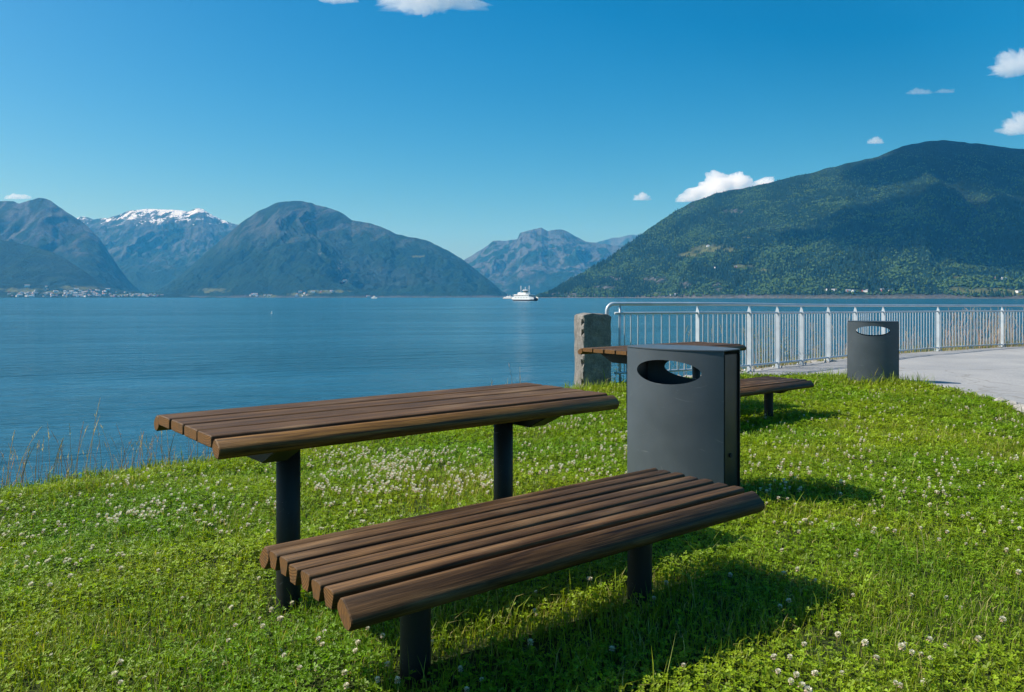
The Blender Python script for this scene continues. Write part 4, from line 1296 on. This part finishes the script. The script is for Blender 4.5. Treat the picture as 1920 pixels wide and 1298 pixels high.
# ------------------------------------------------------------------ leafy weeds behind the railing
MAT_WEEDSTEM = flat_mat("weed_stem", (0.20, 0.17, 0.09), 0.8)
def weed(x, y, h, n_stems, n_leaves, seed, label, leaf=0.045):
    r = np.random.default_rng(seed); z0 = gz(x, y)
    root = empty("wild_plant", (x, y, z0)); tag(root, label, "plant", "wild plants behind the railing")
    Vs, Fs, Cs, off = [], [], [], 0; SV, SF, so = [], [], 0
    for s in range(n_stems):
        az = r.uniform(0, 6.28); ln = r.uniform(0.08, 0.38) * h; hh = h * r.uniform(0.65, 1.0); bx, by = r.normal(0, 0.07, 2)
        P = [np.array((bx + math.cos(az) * ln * f * f, by + math.sin(az) * ln * f * f, hh * f - 0.05)) for f in np.linspace(0, 1, 7)]
        for k, p_ in enumerate(P):
            w = 0.006 * (1 - 0.11 * k)
            for q in range(3): SV.append(p_ + np.array((math.cos(q * 2.09), math.sin(q * 2.09), 0)) * w)
        for k in range(6):
            for q in range(3):
                a, b = so + 3 * k + q, so + 3 * k + (q + 1) % 3; SF.append([a, b, b + 3, a + 3])
        so += 21
        for l in range(n_leaves):
            f = r.uniform(0.12, 1.0); p_ = P[0] * 0 + np.array([np.interp(f, np.linspace(0, 1, 7), [q[c] for q in P]) for c in range(3)])
            a = r.uniform(0, 6.28); L = leaf * r.uniform(0.6, 1.3) * (1.15 - 0.5 * f); d = np.array((math.cos(a), math.sin(a), r.uniform(-0.3, 0.6))); sd = np.array((-math.sin(a), math.cos(a), 0)) * L * 0.28
            base = p_ + d * r.uniform(0.0, 0.05)
            Vs += [base, base + d * L * 0.5 + sd, base + d * L, base + d * L * 0.5 - sd]
            Fs += [[off, off + 1, off + 2], [off, off + 2, off + 3]]; off += 4
            c = np.array((0.19, 0.25, 0.045)) if r.random() < 0.7 else np.array((0.42, 0.36, 0.13)); Cs += [c * r.uniform(0.7, 1.3)] * 4
    link("foliage", np_mesh("foliage", np.array(Vs), np.array(Fs), MAT_LEAF, np.array(Cs)), parent=root)
    link("stem", np_mesh("stem", np.array(SV), np.array(SF), MAT_WEEDSTEM), parent=root)
for i, (px, off_, h, ns, nl, lb) in enumerate([
        (1470, 0.45, 1.12, 7, 46, "tall yellow-green wild plant behind the railing, the bushiest one"), (1488, 0.5, 0.85, 7, 46, "lower bushy wild plant beside the bushiest one behind the railing"),
        (1515, 0.4, 0.75, 6, 40, "leafy wild plant just right of a railing post near the bend"), (1530, 0.5, 0.98, 3, 20, "thin tall wild plant behind the railing left of the far bin"),
        (1562, 0.4, 0.72, 3, 24, "sparse wild plant behind the railing close to the far bin"), (1578, 0.45, 0.95, 2, 16, "spindly wild plant nearest the far bin's left side"),
        (1415, 0.4, 0.55, 3, 22, "low wild plant behind the railing above the far bench"), (1175, 0.35, 0.60, 5, 34, "leafy wild plant behind the railing next to the stone pillar"),
        (1160, 0.40, 0.45, 4, 26, "small wild plant at the foot of the railing by the stone pillar")]):
    q = np.interp(px, [CX + FPX * a / b for a, b in FENCE], np.arange(len(FENCE))); s = min(int(q), len(FENCE) - 2); f = q - s
    a, b = np.array(FENCE[s]), np.array(FENCE[s + 1]); d = (b - a) / np.linalg.norm(b - a); p_ = a + (b - a) * f + np.array((-d[1], d[0])) * off_
    weed(p_[0], p_[1], h, ns, nl, 40 + i, lb)

# ------------------------------------------------------------------ boats
MAT_WHITE = flat_mat("white_ship_paint", (0.80, 0.80, 0.78), 0.4, var=0.04)
MAT_DARKHULL = flat_mat("dark_hull_paint", (0.035, 0.02, 0.03), 0.5)
MAT_WINDOW = flat_mat("dark_ship_glass", (0.03, 0.05, 0.06), 0.15)
MAT_DARK_OPENING = flat_mat("dark_openings", (0.015, 0.015, 0.018), 0.8)  # near-black: shade within the open car deck put into the colour
MAT_BRIDGE = flat_mat("green_grey_paint", (0.16, 0.20, 0.18), 0.5)
def loft(name, sections, mat, parent, closed=True):
    """surface through sections of equal point count"""
    bm = bmesh.new(); R = [[bm.verts.new(p) for p in s] for s in sections]; n = len(R[0])
    for a, b in zip(R[:-1], R[1:]):
        for i in range(n): bm.faces.new((a[i], a[(i + 1) % n], b[(i + 1) % n], b[i]))
    bm.faces.new(R[0]); bm.faces.new(list(reversed(R[-1])))
    bmesh.ops.recalc_face_normals(bm, faces=bm.faces)
    me = bpy.data.meshes.new(name); bm.to_mesh(me); bm.free()
    return link(name, me, mat, parent)
def bxp(name, loc, size, mat, parent, bevel=0.0):
    o = link(name, box_mesh(*size, bevel, name), mat, parent); o.location = loc; return o
def make_ferry(x, y, rz, L, W, label, k=1.0):
    """double-ended car ferry; local X is its length, the open bow at +X"""
    root = empty("car_ferry", (x, y, WATER), rz); tag(root, label, "ferry", "car ferries")
    def sec(xx, hw, z0, z1, fl): return [(xx, -hw * fl, z0), (xx, -hw, z1), (xx, hw, z1), (xx, hw * fl, z0)]
    h = L / 2
    loft("hull", [sec(-h, W * 0.30, 1.6 * k, 2.4 * k, .8), sec(-h * .8, W * .46, -.5, 2.4 * k, .75), sec(-h * .5, W * .5, -.5, 2.4 * k, .85), sec(h * .5, W * .5, -.5, 2.4 * k, .85),
                  sec(h * .8, W * .46, -.5, 2.4 * k, .75), sec(h, W * .30, 1.2 * k, 2.4 * k, .8)], MAT_DARKHULL, root)
    for s in (-1, 1):
        side = loft("side_wall", [[(-h * .98, s * W * .33, 2.4 * k), (-h * .98, s * W * .33, 4.4 * k), (-h * .98, s * (W * .33 - .5), 4.4 * k), (-h * .98, s * (W * .33 - .5), 2.4 * k)],
                             [(-h * .7, s * W * .505, 1.9 * k), (-h * .7, s * W * .505, 6.6 * k), (-h * .7, s * (W * .5 - .5), 6.6 * k), (-h * .7, s * (W * .5 - .5), 1.9 * k)],
                             [(h * .7, s * W * .505, 1.9 * k), (h * .7, s * W * .505, 6.6 * k), (h * .7, s * (W * .5 - .5), 6.6 * k), (h * .7, s * (W * .5 - .5), 1.9 * k)],
                             [(h * .98, s * W * .33, 2.4 * k), (h * .98, s * W * .33, 5.2 * k), (h * .98, s * (W * .33 - .5), 5.2 * k), (h * .98, s * (W * .33 - .5), 2.4 * k)]], MAT_WHITE, root)
        for q in range(5): bxp("port", (-h * .5 + q * h * .24, s * (W * .5 + .12), 5.0 * k), (1.4, .25, .8 * k), MAT_WINDOW, side)
    bxp("car_deck", (0, 0, 2.6 * k), (L * .9, W * .55, .4), MAT_DARK_OPENING, root)
    bxp("dark_bow_opening", (h * .97, 0, 3.2 * k), (.5, W * .5, 2.2 * k), MAT_DARK_OPENING, root)  # dark plate standing in for the shaded bow opening
    sup = bxp("superstructure", (-L * .02, 0, 8.3 * k), (L * .66, W * 1.0, 3.4 * k), MAT_WHITE, root, .3)
    for s in (-1, 1):
        for q in range(9): bxp("window", (-L * .27 + q * L * .068, s * (W * .5 + .02), 0.1 * k), (L * .045, .25, 1.1 * k), MAT_WINDOW, sup)
    for q in range(5): bxp("window", (L * .33 + .02, (q - 2) * W * .17, .1 * k), (.25, W * .11, 1.1 * k), MAT_WINDOW, sup)
    up = bxp("upper_deck", (-L * .04, 0, 11.4 * k), (L * .36, W * .7, 2.8 * k), MAT_WHITE, root, .3)
    br = loft("bridge", [[(L * .02 + r_ * math.cos(a), r_ * math.sin(a), z) for a in [i * math.pi / 4 + math.pi / 8 for i in range(8)]] for r_, z in ((3.6 * k, 12.8 * k), (3.6 * k, 13.8 * k), (4.5 * k, 15.6 * k), (4.2 * k, 15.9 * k))], MAT_BRIDGE, root)
    loft("bridge_roof", [[(L * .02 + r_ * math.cos(a), r_ * math.sin(a), z) for a in [i * math.pi / 4 + math.pi / 8 for i in range(8)]] for r_, z in ((4.9 * k, 15.92 * k), (4.9 * k, 16.3 * k), (3.2 * k, 17.2 * k))], MAT_WHITE, root)
    tube("radar_mast", [(L * .02, 0, 17 * k), (L * .02, 0, 21.5 * k)], .35 * k, MAT_WHITE, root, 6)
    for xx in (-L * .17, L * .19): tube("mast", [(xx, 0, 9 * k), (xx, 0, 23.5 * k)], .38 * k, MAT_WHITE, root, 6)
    tube("funnel", [(-L * .24, 0, 9 * k), (-L * .24, 0, 13.5 * k)], 1.1 * k, MAT_WHITE, root, 10)
    return root
YF = 6.0 * FPX / 7.2
make_ferry(u_of(984) * YF, YF, math.radians(-50), 54, 14, "white car ferry with dark hull crossing the fjord before the far mountain")
YF2 = 6.0 * FPX / 3.6
make_ferry(u_of(956) * YF2, YF2, math.radians(-42), 54, 12, "smaller distant white ferry just left of the larger ferry", 0.62)
def small_boat(x, y, L, label):
    root = empty("motor_boat", (x, y, WATER), math.radians(-38)); tag(root, label, "boat")
    h, W = L / 2, L * .26
    loft("hull", [[(-h, -W * .4, -.3), (-h, -W * .5, L * .10), (-h, W * .5, L * .10), (-h, W * .4, -.3)], [(0, -W * .45, -.3), (0, -W * .5, L * .11), (0, W * .5, L * .11), (0, W * .45, -.3)],
                  [(h, -.1, L * .02), (h, -.2, L * .15), (h, .2, L * .15), (h, .1, L * .02)]], MAT_WHITE, root)
    cb = bxp("cabin", (-L * .05, 0, L * .17), (L * .5, W * .8, L * .12), MAT_WHITE, root, L * .02)
    for s in (-1, 1): bxp("window", (0, s * W * .4, L * .01), (L * .35, .2, L * .045), MAT_WINDOW, cb)
    bxp("wheelhouse", (-L * .02, 0, L * .26), (L * .2, W * .6, L * .07), MAT_WHITE, root, L * .01)
    tube("mast", [(-L * .02, 0, L * .29), (-L * .02, 0, L * .40)], L * .01, MAT_WHITE, root, 6)
YB = 3300
small_boat(u_of(702) * YB, YB, 32, "white passenger boat by the far shore below the middle mountain")
yb = 6.0 * FPX / 31.5
bo = empty("marker_buoy", (u_of(509.5) * yb, yb, WATER), 0); tag(bo, "tiny white float alone on the open water at the left", "buoy")
tube("float", [(0, 0, -0.2), (0, 0, 0.15), (0, 0, 0.3)], 0.28, MAT_WHITE, bo, 10)
tube("pole", [(0, 0, 0.3), (0.08, 0, 1.0)], 0.07, MAT_WHITE, bo, 6)

# ------------------------------------------------------------------ houses on the far shores
ROOFS = [flat_mat("grey_slate_roof", (0.14, 0.14, 0.15), 0.7), flat_mat("red_tile_roof", (0.30, 0.09, 0.06), 0.7), flat_mat("black_roof", (0.04, 0.04, 0.045), 0.7)]
WALLS = [flat_mat("white_house_paint", (0.80, 0.79, 0.76), 0.6, var=0.03), flat_mat("red_house_paint", (0.36, 0.10, 0.08), 0.7), flat_mat("ochre_house_paint", (0.55, 0.42, 0.22), 0.7),
         flat_mat("grey_house_paint", (0.45, 0.46, 0.46), 0.7)]
def house_mesh(wm, rm, l, w, h, rh):
    v = [(-l, -w, -6), (l, -w, -6), (l, w, -6), (-l, w, -6), (-l, -w, h), (l, -w, h), (l, w, h), (-l, w, h), (-l, 0, h + rh), (l, 0, h + rh)]
    o = 0.5
    v += [(-l - o, -w - o, h - 0.4), (l + o, -w - o, h - 0.4), (l + o, 0, h + rh + 0.3), (-l - o, 0, h + rh + 0.3), (l + o, w + o, h - 0.4), (-l - o, w + o, h - 0.4)]
    f = [(0, 1, 5, 4), (1, 2, 6, 5), (2, 3, 7, 6), (3, 0, 4, 7), (4, 5, 9, 8), (6, 7, 8, 9), (5, 6, 9), (7, 4, 8), (10, 11, 12, 13), (13, 12, 14, 15)]
    me = bpy.data.meshes.new("house"); me.from_pydata(v, [], f); me.materials.append(wm); me.materials.append(rm)
    for i, p_ in enumerate(me.polygons): p_.material_index = 1 if i >= 8 else 0
    return me
HM = [(house_mesh(WALLS[0], ROOFS[0], 6, 4.5, 6, 3), "white house with grey roof"), (house_mesh(WALLS[0], ROOFS[2], 5, 4, 5, 3), "white house with black roof"),
      (house_mesh(WALLS[0], ROOFS[1], 6, 4.5, 5.5, 3), "white house with red roof"), (house_mesh(WALLS[1], ROOFS[0], 6, 4.5, 5, 3.2), "red house with grey roof"),
      (house_mesh(WALLS[2], ROOFS[2], 6, 4.5, 5, 3), "ochre house with black roof"), (house_mesh(WALLS[3], ROOFS[0], 9, 6, 6, 2), "long grey building with grey roof"),
      (house_mesh(WALLS[0], ROOFS[0], 13, 6, 7, 3), "long white building with grey roof")]
hr = random.Random(9)
def place_house(mt, px, py, where, group, kinds=range(7), scale=1.0):
    x, y, z = mt.hit(px, py); k = hr.choice(list(kinds)); me, lab = HM[k]
    o = link("house", me); o.location = (x, y, z); o.rotation_euler = (0, 0, hr.uniform(-0.8, 0.8)); s = scale * hr.uniform(0.85, 1.25); o.scale = (s, s, s)
    tag(o, lab + " " + where, "house", group)
for _ in range(150):
    px = hr.triangular(-5, 330, 150); py = 557.2 - abs(hr.gauss(0, 6.5)) * (1.0 if px < 230 else 0.35)
    place_house(m_hill, px, py, "in the village at the foot of the left mountains", "houses of the left village", scale=1.15)
for (cx, cy, n, sx, sy) in ((490, 554.5, 9, 20, 1.5), (565, 554.5, 6, 12, 2), (606, 547, 5, 22, 1.5), (645, 528, 4, 4, 2), (690, 557, 3, 6, 0.5), (575, 549, 4, 14, 3)):
    for _ in range(n): place_house(m_mid, cx + hr.uniform(-sx, sx), cy + hr.uniform(-sy, sy), "on the shore below the middle mountain", "houses below the middle mountain", scale=1.25)
for (cx, cy, n, sx, sy, wh) in ((1332, 462, 5, 6, 1.5, "on the hillside meadow of the right mountain"), (1383, 502, 2, 4, 0.8, "on the small lower meadow of the right mountain"),
                            (1340, 503, 1, 2, 0.5, "alone in the trees of the right mountain"), (1562, 545, 6, 12, 1.2, "in the hamlet by the shore, left end"),
                            (1615, 547, 9, 26, 1.2, "in the hamlet by the shore of the right mountain"), (1660, 546, 8, 16, 1.2, "in the hamlet by the shore, right end"),
                            (1906, 549, 2, 8, 2, "on the shore fields at the right edge"), (1265, 553, 3, 8, 1, "by the rocky shore of the right mountain"), (1152, 503, 1, 1, 1, "high in the forest near the right mountain's cape"),
                            (1880, 520, 3, 20, 6, "in the trees above the fields at the right edge")):
    for _ in range(n): place_house(m_right, cx + hr.uniform(-sx, sx), cy + hr.uniform(-sy, sy), wh, "houses below the right mountain", kinds=(0, 1, 2, 3, 6), scale=0.62)

# ------------------------------------------------------------------ haze over the fjord
def haze_box():
    x0, x1, y0, y1, z0, z1 = -24000, 24000, -3000, 20500, -12.0, 1700.0
    v = np.array([(x, y, z) for x in (x0, x1) for y in (y0, y1) for z in (z0, z1)])
    f = np.array([[0, 1, 3, 2], [4, 6, 7, 5], [0, 4, 5, 1], [2, 3, 7, 6], [0, 2, 6, 4], [1, 5, 7, 3]])
    t = NT("haze_air")
    pv = t.n("ShaderNodeVolumePrincipled")
    pv.inputs["Color"].default_value = HAZE_COLOR
    pv.inputs["Density"].default_value = HAZE_DENSITY
    pv.inputs["Absorption Color"].default_value = (1, 1, 1, 1)   # scatters, does not absorb
    pv.inputs["Anisotropy"].default_value = 0.0
    t.l(pv.outputs["Volume"], t.out.inputs["Volume"])
    o = link("haze", np_mesh("haze", v, f, t.mat))
    tag(o, "thin blue haze in the air over the fjord", "haze", kind="stuff")
HAZE_COLOR = (0.08, 0.50, 1.0, 1)
HAZE_DENSITY = 0.000048
haze_box()
